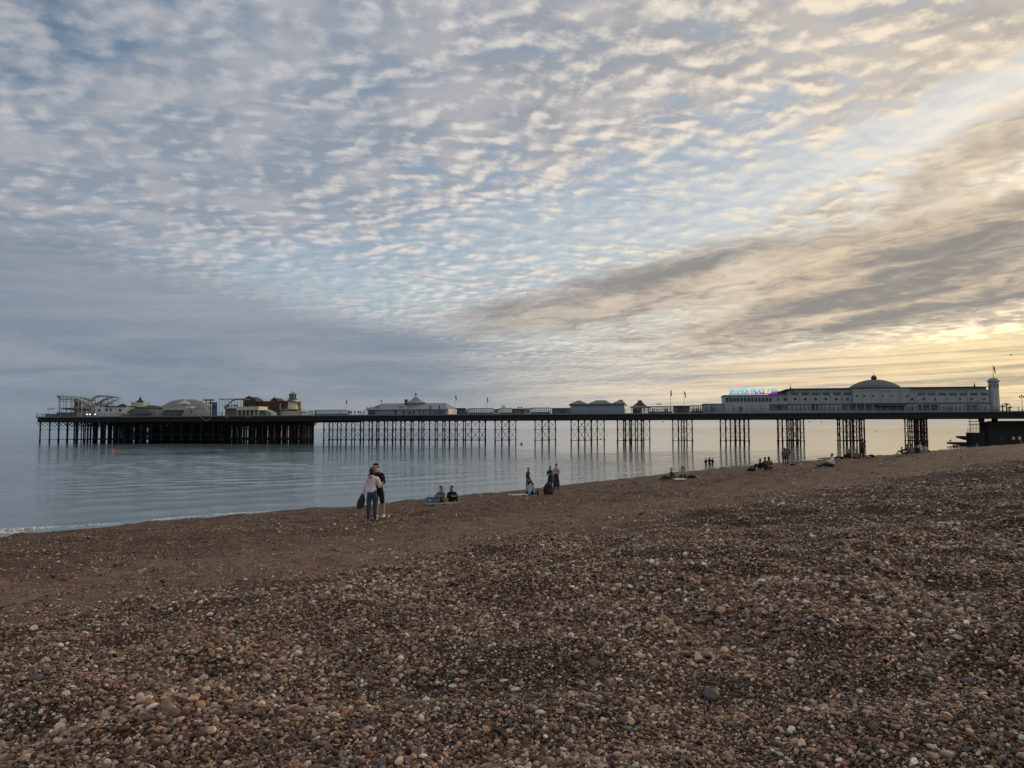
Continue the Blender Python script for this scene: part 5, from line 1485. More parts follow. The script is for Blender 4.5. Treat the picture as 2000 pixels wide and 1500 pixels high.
def seg_dist(p, a, b):
    ab = b - a; t = max(0, min(1, (p - a).dot(ab) / max(ab.dot(ab), 1e-9)))
    return (p - a - ab * t).length

def skin_mesh(J, levels=1):
    names = [n for n in J if n[0] != '_']; idx = {n: i for i, n in enumerate(names)}
    me = bpy.data.meshes.new('body')
    me.from_pydata([J[n][0] for n in names], [(idx[J[n][2]], idx[n]) for n in names if J[n][2]], [])
    o = bpy.data.objects.new('body', me); COL.objects.link(o)
    sk = o.modifiers.new('skin', 'SKIN'); sk.use_smooth_shade = True; sk.branch_smoothing = .4
    for n in names:
        v = me.skin_vertices[0].data[idx[n]]; r = J[n][1]; v.radius = (r, r)
        if n in ('chest', 'waist', 'pelvis'): v.radius = (r * 1.12, r * .82)
        v.use_root = n == 'pelvis'
    ss = o.modifiers.new('sub', 'SUBSURF'); ss.levels = levels; ss.render_levels = levels
    dg = bpy.context.evaluated_depsgraph_get()
    ev = o.evaluated_get(dg); m2 = bpy.data.meshes.new_from_object(ev, depsgraph=dg)
    bpy.data.objects.remove(o); bpy.data.meshes.remove(me)
    return m2

REG = {}
def region(n):
    if n.split('_')[0] in ('hip', 'pelvis'): return 'seat'
    if n.startswith('knee'): return 'thigh'
    if n.startswith('calf') or n.startswith('ankle'): return 'shin'
    if n.startswith('toe'): return 'foot'
    if n in ('waist', 'chest', 'collar') or n.startswith('shoulder'): return 'trunk'
    if n.startswith('elbow'): return 'upper_arm'
    if n.startswith('wrist'): return 'forearm'
    if n in ('neck',): return 'neck'
    if n in ('jaw', 'brow', 'crown', 'nose') or n.startswith('ear'): return 'head'
    return 'hand'

def person(label, px, py, H, face, pose='stand', lean=0.0, arms='down', top='black', bottom='jeans', sleeves='long', legs='long', hair=M_HAIRB, hairlen=0, shoe=None,
           group=None, sea=False, turn=0.0, levels=1, loc=None, sink=0.0, skirt=None, hood=False, hat=False):
    J = skeleton(pose, lean, arms, turn)
    me = skin_mesh(J, levels); me.materials.clear(); me.materials.append(M_SKIN)
    p = Vector(loc) if loc is not None else hit(px, py, sea)
    k = H / 1.70
    root = empty('person', (p.x, p.y, p.z - sink), R(face)); tag(root, label, 'person', group); root.scale = (k, k, k)
    body = link('body', me, None, root)
    bones = [(n, J[J[n][2]][0], J[n][0]) for n in J if n[0] != '_' and J[n][2]]
    co = [v.co.copy() for v in me.vertices]; no = [v.normal.copy() for v in me.vertices]
    jaw, brow = J['jaw'][0], J['brow'][0]
    fwd = (J['nose'][0] - jaw).normalized(); upv = (J['crown'][0] - jaw).normalized()
    reg = []
    for c in co:
        n = min(bones, key=lambda b_: seg_dist(c, b_[1], b_[2]) - .3 * J[b_[0]][1])[0]
        reg.append(region(n))
    def garment(name, regs, m, off, test=None):
        faces = [f for f in me.polygons if sum(reg[v] in regs and (test is None or test(co[v])) for v in f.vertices) >= len(f.vertices) * .5]
        if not faces: return
        used = {}; vs = []; fs = []
        for f in faces:
            q = []
            for v in f.vertices:
                if v not in used: used[v] = len(vs); vs.append(co[v] + no[v] * off)
                q.append(used[v])
            fs.append(q)
        g = bpy.data.meshes.new(name); g.from_pydata(vs, [], fs); g.materials.append(m); g.polygons.foreach_set('use_smooth', [True] * len(fs))
        return link(name, g, None, root)
    tr = {'trunk'} | ({'upper_arm'} if sleeves != 'none' else set()) | ({'forearm'} if sleeves == 'long' else set())
    half = None
    garment('top', tr, CL[top], .020)
    lg = {'seat', 'thigh'} | ({'shin'} if legs == 'long' else set())
    garment('trousers' if legs == 'long' else 'shorts', lg, CL[bottom], .014)
    for q in ('r', 'l'):
        sgn = 1 if q == 'r' else -1
        if shoe: garment('shoe', {'foot'}, shoe, .012, lambda c: c.x * sgn > 0)
    if hair:
        t = bmesh.new(); sd = fwd.cross(upv).normalized(); up2 = sd.cross(fwd).normalized(); ctr = brow + up2 * .004 - fwd * .010
        bmesh.ops.create_uvsphere(t, u_segments=18, v_segments=14, radius=1.0)
        low = -.055 if hat else -.075
        cut = [v for v in t.verts if (v.co.y * .112 > .035 and v.co.z * .108 < (.020 if hat else .050)) or (v.co.y * .112 > -.012 and v.co.z * .108 < -.030) or v.co.z * .108 < low]
        bmesh.ops.delete(t, geom=cut, context='VERTS')
        for v in t.verts:
            q = v.co.copy(); wob = 1 + .03 * math.sin(7 * q.x + 5 * q.z) * (0 if hat else 1)
            v.co = ctr + sd * q.x * .094 * wob + fwd * q.y * (.086 if q.y > 0 else .108) * wob + up2 * q.z * (.100 if not hat else .112) * wob
        for f in t.faces: f.smooth = True
        m2 = bpy.data.meshes.new('beanie' if hat else 'hair'); t.to_mesh(m2); t.free(); m2.materials.append(hair); link('beanie' if hat else 'hair', m2, None, root)
    if hairlen:
        t = bmesh.new(); n = 7
        rings = []
        for i in range(n):
            f = i / (n - 1); c = brow - fwd * (.058 + .035 * math.sin(f * 2.2)) - upv * (.0 + hairlen * f); w = .092 * (1 - .5 * f * f) ; d_ = .048 * (1 - .45 * f)
            sd = fwd.cross(upv)
            rings.append([t.verts.new(c + sd * math.cos(a) * w + fwd * math.sin(a) * d_) for a in [i_ * math.pi / 4 for i_ in range(8)]])
        for a_, b_ in zip(rings[:-1], rings[1:]):
            for i in range(8): t.faces.new((a_[i], a_[(i + 1) % 8], b_[(i + 1) % 8], b_[i])).smooth = True
        t.faces.new(rings[0]); t.faces.new(rings[-1][::-1]); bmesh.ops.recalc_face_normals(t, faces=t.faces)
        m2 = bpy.data.meshes.new('long_hair'); t.to_mesh(m2); t.free(); m2.materials.append(hair); link('long_hair', m2, None, root)
    if skirt:
        t = bmesh.new(); rings = []
        P = J['pelvis'][0]
        for i in range(8):
            f = i / 7; z = P.z + .10 - f * (P.z + .10 - skirt[1]); w = .145 + .10 * f; rings.append([t.verts.new((math.cos(a) * w * (1 + .05 * math.sin(5 * a)), math.sin(a) * w * .85 * (1 + .05 * math.sin(5 * a)), z)) for a in [q_ * math.pi / 10 for q_ in range(20)]])
        for a_, b_ in zip(rings[:-1], rings[1:]):
            for i in range(20): t.faces.new((a_[i], a_[(i + 1) % 20], b_[(i + 1) % 20], b_[i])).smooth = True
        bmesh.ops.recalc_face_normals(t, faces=t.faces)
        m2 = bpy.data.meshes.new('skirt'); t.to_mesh(m2); t.free(); m2.materials.append(CL[skirt[0]]); link('skirt', m2, None, root)
    if hood:
        garment('hood', {'head', 'neck'}, CL[top], .03, lambda c: (c - jaw).dot(fwd) < .03)
    if levels > 1:
        for e in J['_eyes']:
            t = bmesh.new(); bmesh.ops.create_icosphere(t, subdivisions=1, radius=.011, matrix=Matrix.Translation(e)); m2 = bpy.data.meshes.new('eye'); t.to_mesh(m2); t.free(); m2.materials.append(M_EYE); link('eye', m2, None, root)
    return root

def small(name, bm, m, label, cat, loc, rz=0.0, group=None, parts=()):
    """a thing of one mesh, or with parts, in its own coordinates"""
    if not parts:
        me = bpy.data.meshes.new(name); bmesh.ops.recalc_face_normals(bm, faces=bm.faces); bm.to_mesh(me); bm.free(); me.materials.append(m)
        return tag(link(name, me, None, None, loc, rz), label, cat, group)
    e = tag(empty(name, loc, rz), label, cat, group)
    for n, b_, mm in parts:
        me = bpy.data.meshes.new(n); bmesh.ops.recalc_face_normals(b_, faces=b_.faces); b_.to_mesh(me); b_.free(); me.materials.append(mm); link(n, me, None, e)
    return e
def rbox(w, d, h, bev=.02, z0=0.0, loc=(0, 0)):
    bm = bmesh.new(); bmesh.ops.create_cube(bm, size=1.0, matrix=Matrix.Translation((loc[0], loc[1], z0 + h / 2)) @ Matrix.Diagonal((w, d, h, 1)))
    if bev: bmesh.ops.bevel(bm, geom=bm.edges[:], offset=bev, segments=2, affect='EDGES', profile=.6)
    return bm
def drape(w, d, thick=.012, amp=.02, seed=0, nx=14, ny=10):
    """a cloth lying on uneven stones, edges slightly lifted"""
    bm = bmesh.new(); a = []; b_ = []
    for j_ in range(ny + 1):
        for i in range(nx + 1):
            x = (i / nx - .5) * w; y = (j_ / ny - .5) * d
            z = .03 + amp * math.sin(i * 1.3 + seed) * math.cos(j_ * 1.1 + seed * 2) + random.uniform(0, amp)
            ex = 1 + .05 * math.sin(j_ * 1.9 + seed); a.append(bm.verts.new((x * ex, y, z + thick))); b_.append(bm.verts.new((x * ex, y, z)))
    for j_ in range(ny):
        for i in range(nx):
            q = [j_ * (nx + 1) + i, j_ * (nx + 1) + i + 1, (j_ + 1) * (nx + 1) + i + 1, (j_ + 1) * (nx + 1) + i]
            bm.faces.new([a[k] for k in q]).smooth = True; bm.faces.new([b_[k] for k in q[::-1]])
    edge = [i for i in range(nx + 1)] + [(j_ + 1) * (nx + 1) + nx for j_ in range(ny)] + [ny * (nx + 1) + i for i in range(nx - 1, -1, -1)] + [j_ * (nx + 1) for j_ in range(ny - 1, 0, -1)]
    for u, v in zip(edge, edge[1:] + edge[:1]): bm.faces.new((a[u], b_[u], b_[v], a[v]))
    return bm
def sack(w, d, h, seed=1):
    """soft bag: squashed, bulging, gathered towards the top"""
    bm = bmesh.new(); rings = []
    for i, (f, r) in enumerate(((0, .85), (.12, 1.0), (.4, 1.02), (.7, .86), (.9, .55), (1.0, .22))):
        rings.append([bm.verts.new((math.cos(a) * w * .5 * r * (1 + .07 * math.sin(3 * a + seed + i)), math.sin(a) * d * .5 * r * (1 + .07 * math.cos(2 * a + seed)), h * f)) for a in [k * math.pi / 7 for k in range(14)]])
    for a_, b_ in zip(rings[:-1], rings[1:]):
        for i in range(14): bm.faces.new((a_[i], a_[(i + 1) % 14], b_[(i + 1) % 14], b_[i])).smooth = True
    bm.faces.new(rings[0][::-1]); bm.faces.new(rings[-1])
    return bm

# --- the embracing pair close to the camera
pw = hit(726, 1018); gz = lambda x, y: float(ground(x, y))
person('person in a white blouse and blue jeans hugging a taller companion', 726, 1018, 1.60, -6, 'stand', .03, ('front', 'hang'), 'white', 'jeans', hair=M_HAIRN, hairlen=.26, shoe=M_SHOE, levels=2, loc=pw, group='embracing pair on the shingle')
pm = hit(740, 1013)
pm = Vector((pw.x + .20, pw.y + .34, 0)); pm.z = gz(pm.x, pm.y)
person('person in black T-shirt and shorts facing the white-bloused companion', 740, 1013, 1.67, 180 - 12, 'stand', .12, ('hug', 'front'), 'black', 'black', 'short', 'shorts', hair=M_HAIRB, shoe=M_SHOE, levels=2, loc=pm, group='embracing pair on the shingle').rotation_euler.y = R(4.5)
# jacket held at the side
jb = bmesh.new(); n = 15; jr = []; K = 30
for i in range(n):
    f = i / (n - 1); c = Vector((-.01 - .08 * f, 0, -.40 * f)); w = .03 + .075 * min(1, f * 1.5) ** .8
    jr.append([jb.verts.new(c + Vector((math.cos(a) * w * (1 + .20 * math.sin(5 * a + f * 1.5) * min(1, f * 2)), math.sin(a) * w * .42 * (1 + .30 * math.sin(7 * a + 1)), (.07 * math.sin(2 * a + .6) + .03 * math.sin(5 * a)) * f))) for a in [k * 2 * math.pi / K for k in range(K)]])
for a_, b_ in zip(jr[:-1], jr[1:]):
    for i in range(K): jb.faces.new((a_[i], a_[(i + 1) % K], b_[(i + 1) % K], b_[i])).smooth = True
jb.faces.new(jr[0][::-1]); jb.faces.new(jr[-1])
small('jacket', jb, CL['charcoal'], 'dark grey jacket hanging from the hand of the white-bloused person', 'jacket', (pw.x - .27, pw.y + .04, pw.z + .84))

# --- pair on a blanket with a blue bag
g1 = 'pair sitting on the patterned blanket'
person('person with long dark hair on the blanket, on the side nearer the blue bag', 864, 983, 1.62, 150, 'knees', .25, 'knee', 'grey', 'grey', hair=M_HAIRB, hairlen=.38, shoe=CL['black'], group=g1)
person('person in black with long dark hair on the blanket, farther from the blue bag', 881, 983, 1.64, 205, 'knees', .2, 'knee', 'black', 'black', hair=M_HAIRB, hairlen=.40, shoe=CL['black'], group=g1)
p = hit(863, 985); small('blanket', drape(1.7, .9, seed=2), CL['blanket'], 'pinkish blanket spread under the pair beside the blue bag', 'blanket', (p.x, p.y, gz(p.x, p.y)), .4)
M_BAG = mat("blue_bag", srgb(38, 122, 168), .5, .15, 8)
p = hit(841, 983)
hb = bmesh.new()
for s_ in (-1, 1):
    pts = [(-.12, .09 * s_, .31), (-.10, .09 * s_, .42), (0, .09 * s_, .46), (.10, .09 * s_, .42), (.12, .09 * s_, .31)]
    for a_, b_ in zip(pts[:-1], pts[1:]): 
        a_, b_ = Vector(a_), Vector(b_); q = (b_ - a_).to_track_quat('Z', 'Y'); r1 = [hb.verts.new(v + q @ Vector((math.cos(t_) * .012, math.sin(t_) * .012, 0))) for v in (a_, b_) for t_ in (0, 1.57, 3.14, 4.71)]
        for i in range(4): hb.faces.new((r1[i], r1[(i + 1) % 4], r1[4 + (i + 1) % 4], r1[4 + i]))
small('carrier_bag', None, None, 'bright blue carrier bag standing beside the pinkish blanket', 'bag', (p.x, p.y, p.z), .2, parts=(('body', rbox(.44, .24, .34, .04), M_BAG), ('handles', hb, CL['offwhite']), ('white_print', rbox(.12, .006, .09, 0, .12, (-.05, -.124)), CL['offwhite'])))
p = hit(898, 982); small('bottle', None, None, 'pale bottle standing on the shingle at the right end of the blanket', 'bottle', p, 0, parts=(('glass', sack(.07, .07, .2, 0), CL['beige']), ('neck', rbox(.03, .03, .1, .008, .19), CL['offwhite'])))

# --- four people by the water, centre
person('person in a maroon jacket standing with head bowed over seated companions', 1030.5, 958, 1.72, -70, 'stand', .14, 'down', 'maroon', 'khaki', turn=-.3, shoe=CL['black'], loc=(lambda q: (q.x, q.y, q.z))(hit(1030.5, 958)))
g2 = 'pair sitting at the feet of the maroon jacket'
person('person in a pale blue top sitting at the feet of the maroon-jacketed one', 1034, 967, 1.66, -20, 'cross', .45, 'front', 'lightblue', 'navy', hair=M_HAIRB, group=g2)
person('person in black bending over the pale blue seated one', 1041, 964, 1.66, 60, 'kneel', .6, 'front', 'black', 'black', hair=M_HAIRB, hairlen=.2, group=g2)
p = hit(1013, 968); small('picnic_cloth', drape(1.2, .7, seed=5), CL['offwhite'], 'off-white cloth on the shingle left of the pale blue seated person', 'cloth', p, .3)
p = hit(1050.5, 967); small('bottle', None, None, 'dark bottle standing right of the pale blue seated person', 'bottle', p, 0, parts=(('glass', sack(.085, .085, .22, 0), CL['black']), ('neck', rbox(.032, .032, .12, .008, .21), CL['black'])))
g3 = 'pair standing close together at the water'
person('person in a long dark coat standing close to one in a beanie', 1075, 955, 1.70, 185, 'stand', 0, ('front', 'down'), 'navy', 'black', hair=M_HAIRN, hairlen=.2, shoe=CL['black'], group=g3, turn=.3, skirt=('navy', .48))
person('person in a beige jacket, dark beanie and long blue skirt by the water', 1087, 957, 1.76, 150, 'stand', .02, 'front', 'beige', 'navy', hair=CL['black'], shoe=CL['black'], group=g3, skirt=('navy', .25), hat=True)
p = hit(1071.5, 966); small('rucksack', None, None, 'black rucksack slumped on the shingle before the long-coated person', 'rucksack', p, .3, parts=(('body', sack(.50, .36, .56, 2), CL['black']), ('pocket', rbox(.30, .10, .22, .03, .06, (0, -.18)), CL['charcoal'])))

# --- three at the slope, right of centre
person('person in a green top sitting upright left of the leaning pair', 1311, 937, 1.62, 100, 'legs_out', -.05, 'back', 'green', 'black', hair=M_HAIRN, group='three people lounging right of centre')
person('person in a beige top sitting hunched in the leaning pair', 1332, 937, 1.70, 190, 'knees', .2, 'knee', 'beige', 'khaki', hair=M_HAIRB, hairlen=.2, group='three people lounging right of centre')
person('person in brown leaning back with legs stretched to the right', 1338, 936, 1.70, -75, 'legs_out', -.2, 'back', 'brown', 'black', hair=M_HAIRB, shoe=M_SHOE, group='three people lounging right of centre')
p = hit(1328, 938.5); small('towel', drape(.7, .4, .03, .05, seed=7), CL['white'], 'crumpled white towel in front of the leaning pair', 'towel', p, .1)
p = hit(1302, 938); small('mat', drape(.8, .45, .02, .02, seed=9), CL['charcoal'], 'dark mat under the person in the green top', 'mat', p, .1)

# --- three bathers
for x, y, f, lb, h in ((1379, 907, 30, 'bather standing waist-deep, leftmost of the three in the sea', 1.68), (1386, 906.5, -20, 'tallest bather, in the middle of the three in the sea', 1.82), (1391.5, 906, -60, 'bather standing waist-deep, rightmost of the three in the sea', 1.66)):
    person(lb, x, y, h, f, 'wade', .05, 'front', 'black', 'black', 'short', 'shorts', group='bathers in the sea', sea=True, sink=.80)

# --- seated trio on the slope
g4 = 'seated trio near the waterline'
person('person sitting apart in grey at the bag end of the trio near the waterline', 1487, 918, 1.72, 60, 'knees', .15, 'knee', 'charcoal', 'black', hair=M_HAIRN, hairlen=.2, group=g4)
person('person in black in the middle of the trio near the waterline', 1496.5, 917.5, 1.70, 40, 'knees', .15, 'knee', 'black', 'black', group=g4)
person('person in khaki at the far end of the trio from the dark bag', 1502.5, 917, 1.72, 0, 'cross', .1, 'knee', 'khaki', 'black', hair=M_HAIRB, hairlen=.3, group=g4)
p = hit(1468, 920); small('holdall', None, None, 'dark holdall lying beside the seated trio', 'bag', p, .15, parts=(('body', sack(.7, .35, .25, 4), CL['black']), ('strap', rbox(.4, .04, .03, .01, .24), CL['charcoal'])))
# --- couple at the edge
person('shorter person in grey standing at the water in a couple', 1532.5, 908.5, 1.55, -20, 'walk', 0, 'down', 'grey', 'charcoal', hair=M_HAIRN, hairlen=.2, group='couple at the water edge')
person('taller person in brown standing at the water in a couple', 1538.5, 908, 1.82, 10, 'walk', 0, 'down', 'khaki', 'brown', group='couple at the water edge')
p = hit(1548, 909); small('shoes', None, None, 'dark shoes left on the shingle beside the couple', 'shoes', p, .2, parts=(('shoe', rbox(.12, .32, .12, .03, 0, (-.1, 0)), CL['black']), ('shoe', rbox(.12, .32, .12, .03, 0, (.1, .05)), CL['black'])))
# --- reader in white
person('person in a white top sitting with dark legs stretched seaward', 1628, 913, 1.80, 80, 'legs_out', .15, 'knee', 'white', 'black', hair=M_HAIRB, shoe=CL['black'])
# --- group on the dark spit
g5 = 'group gathered before the rusty trestle'
person('person in dark clothes reclining at the seaward side of the group by the rusty trestle', 1646, 898, 1.7, 70, 'lie', -.7, 'back', 'charcoal', 'black', group=g5)
person('person in maroon crouching in the group by the rusty trestle', 1661, 897, 1.7, 20, 'knees', .2, 'knee', 'maroon', 'black', group=g5)
person('person in khaki sitting cross-legged in the group by the rusty trestle', 1673.5, 897, 1.6, -10, 'cross', .2, 'front', 'khaki', 'navy', hair=M_HAIRN, group=g5)
person('person in a grey-backed coat standing in the group by the rusty trestle', 1684, 896, 1.75, -60, 'stand', .15, 'front', 'charcoal', 'black', group=g5)
person('person in off-white lying at the landward side of the group by the rusty trestle', 1694, 895.5, 1.7, -80, 'lie', -1.0, 'down', 'offwhite', 'black', group=g5)
# --- group at the foot of the last trestle
g6 = 'group sitting before the last trestle'
for x, y, f, po, tp, bt_, lb in ((1763, 887, 60, 'knees', 'purple', 'black', 'person in purple sitting at the seaward end of the last trestle group'), (1774, 888, 20, 'cross', 'maroon', 'charcoal', 'person in maroon sitting cross-legged before the last trestle'),
                                 (1781, 888, 0, 'knees', 'grey', 'grey', 'person in grey sitting with knees up before the last trestle'), (1791, 886, -20, 'cross', 'black', 'black', 'person in black sitting before the last trestle'),
                                 (1798, 885, 30, 'kneel', 'offwhite', 'grey', 'person in off-white kneeling before the last trestle'), (1807, 884, -60, 'legs_out', 'beige', 'khaki', 'person in beige leaning back at the landward end of the last trestle group')):
    person(lb, x, y, 1.78, f, po, .15, 'knee' if po != 'legs_out' else 'back', tp, bt_, hair=random.choice((M_HAIRB, M_HAIRN)), group=g6)
# --- near the sea wall
def far(x, dist):
    r = ray(x, 870); k = dist / r.y
    return (r.x * k, dist, float(ground(r.x * k, dist)))
person('person in dark clothes walking left of a pair beneath the jetty', 1863, 880.5, 1.62, 0, 'walk', 0, 'down', 'maroon', 'black', loc=far(1863, 183), group='pair beneath the jetty')
person('person in brown walking right of a pair beneath the jetty', 1868.5, 880.5, 1.66, 20, 'walk', 0, 'down', 'brown', 'black', loc=far(1868.5, 184), group='pair beneath the jetty')
jt = W(S(1856, 6), 6, Zp(1856, 863.4, 4.5))
person('person sitting on the seaward tip of the lower jetty', 1856, 863, 1.7, 60, 'knees', .2, 'knee', 'charcoal', 'black', loc=jt)
g7 = 'people along the foot of the sea wall'
person('person in grey bending near the lower block of the sea wall', 1908, 877.5, 1.7, -40, 'kneel', .4, 'front', 'grey', 'offwhite', loc=far(1908, 160), group=g7)
person('person in a dull grey top standing alone against the dark sea wall', 1957, 873.5, 1.7, 0, 'stand', 0, 'down', 'charcoal', 'black', loc=far(1957, 148), group=g7)
person('person in a white top standing against the sea wall, nearer the pier front', 1981, 872.5, 1.75, 30, 'stand', .15, 'front', 'offwhite', 'black', loc=far(1981, 142), group=g7)
person('person in a white top standing against the sea wall at the picture edge', 1992, 872, 1.75, -30, 'stand', .1, 'front', 'offwhite', 'black', loc=far(1992, 143), group=g7)
person('person in pale grey crouching before the two white tops by the sea wall', 1994.5, 874, 1.6, 40, 'kneel', .3, 'front', 'grey', 'grey', loc=far(1996, 136), group=g7)

# --- tiny strollers on the pier: one figure copied along the rail
def copy_tree(o, parent=None):
    c = o.copy(); COL.objects.link(c); c.parent = parent
    for ch in list(o.children): copy_tree(ch, c)
    return c
strollers = [person('tiny dark stroller at the pier rail near the helter skelter', 0, 0, 1.7, 200, 'walk', top=t_, bottom='black', loc=W(S(588 + 4 * i, 1.2), 1.2, DECK), group='strollers on the pier') for i, t_ in enumerate(('black', 'charcoal', 'grey'))]
STR = ['just right of the helter skelter', 'second right of the helter skelter', 'halfway from the helter skelter to the thin flagpole', 'nearest the left end of the long windbreak', 'just left of a pair by the thin flagpole', 'right beside the thin flagpole',
       'midway between the thin flagpole and the restaurant', 'third from the restaurant wall', 'second from the restaurant wall', 'closest to the left wall of the restaurant', 'between the grey kiosk and the blank-walled building', 'at the left post of the pointed shelter',
       'in the middle of the pointed shelter', 'at the right post of the pointed shelter', 'just right of the pointed shelter', 'second left of the brown kiosk', 'just left of the brown kiosk', 'first right of the brown kiosk', 'second right of the brown kiosk', 'third right of the brown kiosk',
       'closest to the left end of the big hall', 'at the left doorway of the big hall', 'at the middle doorway under the lettering', 'before the hall wall nearest the round tower', 'before the hall just right of the domed bay']
for i, q_ in enumerate(strollers): q_['label'] = 'tiny dark stroller at the pier rail ' + ('under the left edge of the helter skelter stall', 'before the right post of the cream stall', 'at the right end of the cream stall canopy')[i]
spots = [(600, 'helter skelter'), (604, 'helter skelter'), (610, 'helter skelter'), (617, 'helter skelter'), (682, 'restaurant'), (686, 'restaurant'), (693, 'restaurant'), (700, 'restaurant'), (704, 'restaurant'), (711, 'restaurant'),
         (1102, 'grey kiosk and blank-walled building'), (1246, 'pointed shelter'), (1253, 'pointed shelter'), (1258, 'pointed shelter'), (1276, 'pointed shelter'), (1299, 'pointed shelter'), (1303, 'pointed shelter'), (1355, 'big hall'), (1360, 'big hall'), (1364, 'big hall'), (1369, 'big hall'), (1391, 'big hall'), (1447, 'big hall'), (1855, 'big hall'), (1782, 'big hall')]
for i, (x, wh) in enumerate(spots):
    t_ = 1.0 + (i * 7 % 5) * .25 if x < 1380 else .9
    o = copy_tree(strollers[i % 3]); o.location = W(S(x, t_), t_, DECK); o.rotation_euler.z = random.uniform(0, 6.28)
    o.scale = (random.uniform(.95, 1.08),) * 3
    o['label'] = 'tiny dark stroller at the pier rail ' + STR[i]

# ------------------------------------------------------------------ small things on water, air and shingle
M_ORANGE = mat("orange_buoy", srgb(232, 110, 48), .45, .1, 6)
def buoy(x, y, r, m, label):
    p = hit(x, y, True)
    b = MB(True).lathe(0, 0, [(.02, -.35 * r), (.7 * r, -.2 * r), (r, .25 * r), (.85 * r, .8 * r), (.35 * r, 1.25 * r), (.12 * r, 1.35 * r), (.12 * r, 1.7 * r), (.02, 1.72 * r)], 14).bm
    small('buoy', b, m, label, 'buoy', p, 0, 'buoys on the sea')
buoy(219.5, 882, .36, M_ORANGE, 'orange buoy floating off the middle of the pier head')
buoy(1018.5, 868.5, .42, M_IRON, 'dark buoy between the second and third free trestles')
buoy(1173, 858, .34, M_IRON, 'small dark buoy beside the trestle below the blank-walled building')
# gulls on the wing under the deck and in the glow
def gull(x, y, dist, rz, label, span=1.15, up=.25):
    r = ray(x, y); k = dist / r.y; loc = (r.x * k, dist, EYE + r.z * k)
    b = bmesh.new(); rings = []
    for yy, rr, zz in ((-.30, .015, 0), (-.18, .05, 0), (0, .075, 0), (.14, .06, .01), (.22, .04, .02), (.27, .035, .02), (.33, .008, .01)):
        rings.append([b.verts.new((math.cos(a) * rr, yy, zz + math.sin(a) * rr)) for a in [q * math.pi / 4 for q in range(8)]])
    for a_, b_ in zip(rings[:-1], rings[1:]):
        for i in range(8): b.faces.new((a_[i], a_[(i + 1) % 8], b_[(i + 1) % 8], b_[i]))
    b.faces.new(rings[0][::-1]); b.faces.new(rings[-1])
    parts = [('body', b, CL['grey'])]
    for s in (-1, 1):
        w = bmesh.new(); h = span / 2
        pr = [(.04, .10, .02, .16), (.5, .13, up * .75, .14), (1.0, -.05, up * .45, .02)]
        top = []
        for f, y0, z0, c in pr:
            top.append([w.verts.new((s * f * h, y0, z0 + .012)), w.verts.new((s * f * h, y0 - c, z0 + .006)), w.verts.new((s * f * h, y0 - c * .5, z0 - .012))])
        for a_, b_ in zip(top[:-1], top[1:]):
            for i in range(3): w.faces.new((a_[i], a_[(i + 1) % 3], b_[(i + 1) % 3], b_[i]))
        w.faces.new(top[0]); w.faces.new(top[-1][::-1]); parts.append(('wing', w, CL['charcoal']))
    small('gull', None, None, label, 'gull', loc, rz, 'gulls in flight', parts)
for x, y, d, rz, lb in ((1035, 832.5, 225, .4, 'gull flying low between the first two free trestles'), (1581, 824.5, 200, 1.2, 'gull gliding under the deck nearest the neon end of the hall'), (1604, 825, 205, .3, 'gull gliding under the deck between two other gulls'),
                        (1624.5, 825, 200, -.5, 'gull gliding under the deck nearest the rusty trestle'), (1186, 850, 215, .8, 'gull low over the water right of the trestle below the pavilion'), (1310, 851, 215, .2, 'gull low over the water beside the slim trestle'),
                        (1710, 843, 200, -.9, 'gull low over the water between the two rusty trestles'), (1975, 693.5, 160, .6, 'gull in the glowing sky above the flagged tower'), (1295, 824, 215, 1.0, 'gull under the deck before the slim trestle')):
    gull(x, y, d, rz, lb)
# pale driftwood / litter on the bank
p = hit(1853, 1028); small('litter', drape(.40, .14, .02, .03, seed=3, nx=12, ny=5), CL['offwhite'], 'scrap of white plastic lying on the pebble bank', 'litter', p, -.25)
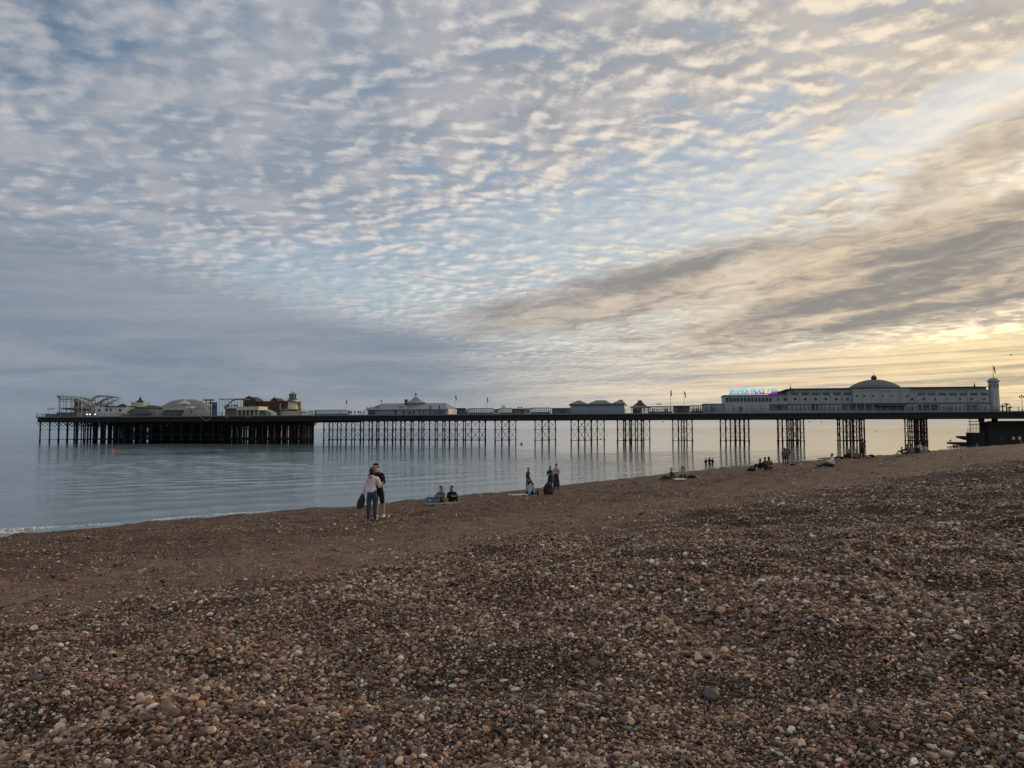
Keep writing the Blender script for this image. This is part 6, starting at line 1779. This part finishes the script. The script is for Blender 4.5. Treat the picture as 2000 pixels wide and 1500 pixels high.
# dark shingle spit by the group
def spit():
    vs, fs = [], []
    a, b_ = hit(1598, 896, True), hit(1700, 893, True); n = 46; d = (b_ - a); nn = Vector((-d.y, d.x, 0)).normalized()
    for i in range(n + 1):
        f = i / n; c = a + d * f; h = .32 * math.sin(math.pi * min(1, f * 1.1 + .02)) ** .5 * (.6 + .4 * f)
        for j_ in range(9):
            u = j_ / 8 * 2 - 1
            vs.append((c.x + nn.x * u * (1.2 + 1.6 * f), c.y + nn.y * u * (1.2 + 1.6 * f), -.15 + (h + .15) * max(0, 1 - u * u) ** .7 + random.uniform(-.03, .03)))
    for i in range(n):
        for j_ in range(8):
            q = i * 9 + j_; fs.append((q, q + 1, q + 10, q + 9))
    me = bpy.data.meshes.new('spit'); me.from_pydata(vs, [], fs); me.polygons.foreach_set('use_smooth', [True] * len(fs)); return me
sp_ = link('shingle_spit', spit(), mat("wet_shingle", srgb(58, 48, 42), .75, .35, 2.5, bump=.5)); tag(sp_, 'low dark spit of wet shingle reaching into the shallows', kind='structure')

# palm shrubs at the landward end
M_PALM = mat("palm_leaf", srgb(58, 66, 48), .6, .25, 4); M_STEM = mat("palm_stem", srgb(70, 58, 46), .85, .2, 6)
for x, hh, lb in ((1959, 2.6, 'low palm shrub beside the round corner tower'), (1966.5, 3.4, 'taller of the two palm shrubs at the landward end'), (1973, 2.0, 'lowest palm shrub, nearest the lamp post at the landward end')):
    s = S(x, 5); e = pthing('palm_shrub', lb, 'palm', s, 5, DECK, 'palm shrubs on the pier')
    MB(True).lathe(s, 5, [(.22, DECK), (.16, DECK + hh * .3), (.14, DECK + hh * .55)], 8).build('stem', M_STEM, e)
    for i in range(22):
        a = i * 2.4; el_ = random.uniform(.1, 1.2); L_ = random.uniform(.8, 1.2) * hh * .42; c = Vector((s, 5, DECK + hh * .55))
        lf = bmesh.new(); prev = None
        for k in range(5):
            f = k / 4; r_ = L_ * f; z = math.sin(el_) * r_ - .5 * r_ * r_ / max(L_, .1); ctr = c + Vector((math.cos(a) * r_ * math.cos(el_), math.sin(a) * r_ * math.cos(el_), z)); w = .12 * math.sin(math.pi * (.15 + .85 * f)) + .01; sd = Vector((-math.sin(a), math.cos(a), 0)) * w
            ring = [lf.verts.new(ctr + sd), lf.verts.new(ctr + Vector((0, 0, .04))), lf.verts.new(ctr - sd), lf.verts.new(ctr - Vector((0, 0, .01)))]
            if prev:
                for q in range(4): lf.faces.new((prev[q], prev[(q + 1) % 4], ring[(q + 1) % 4], ring[q]))
            prev = ring
        m_ = MB(); m_.bm.free(); m_.bm = lf; m_.build('leaf', M_PALM, e)
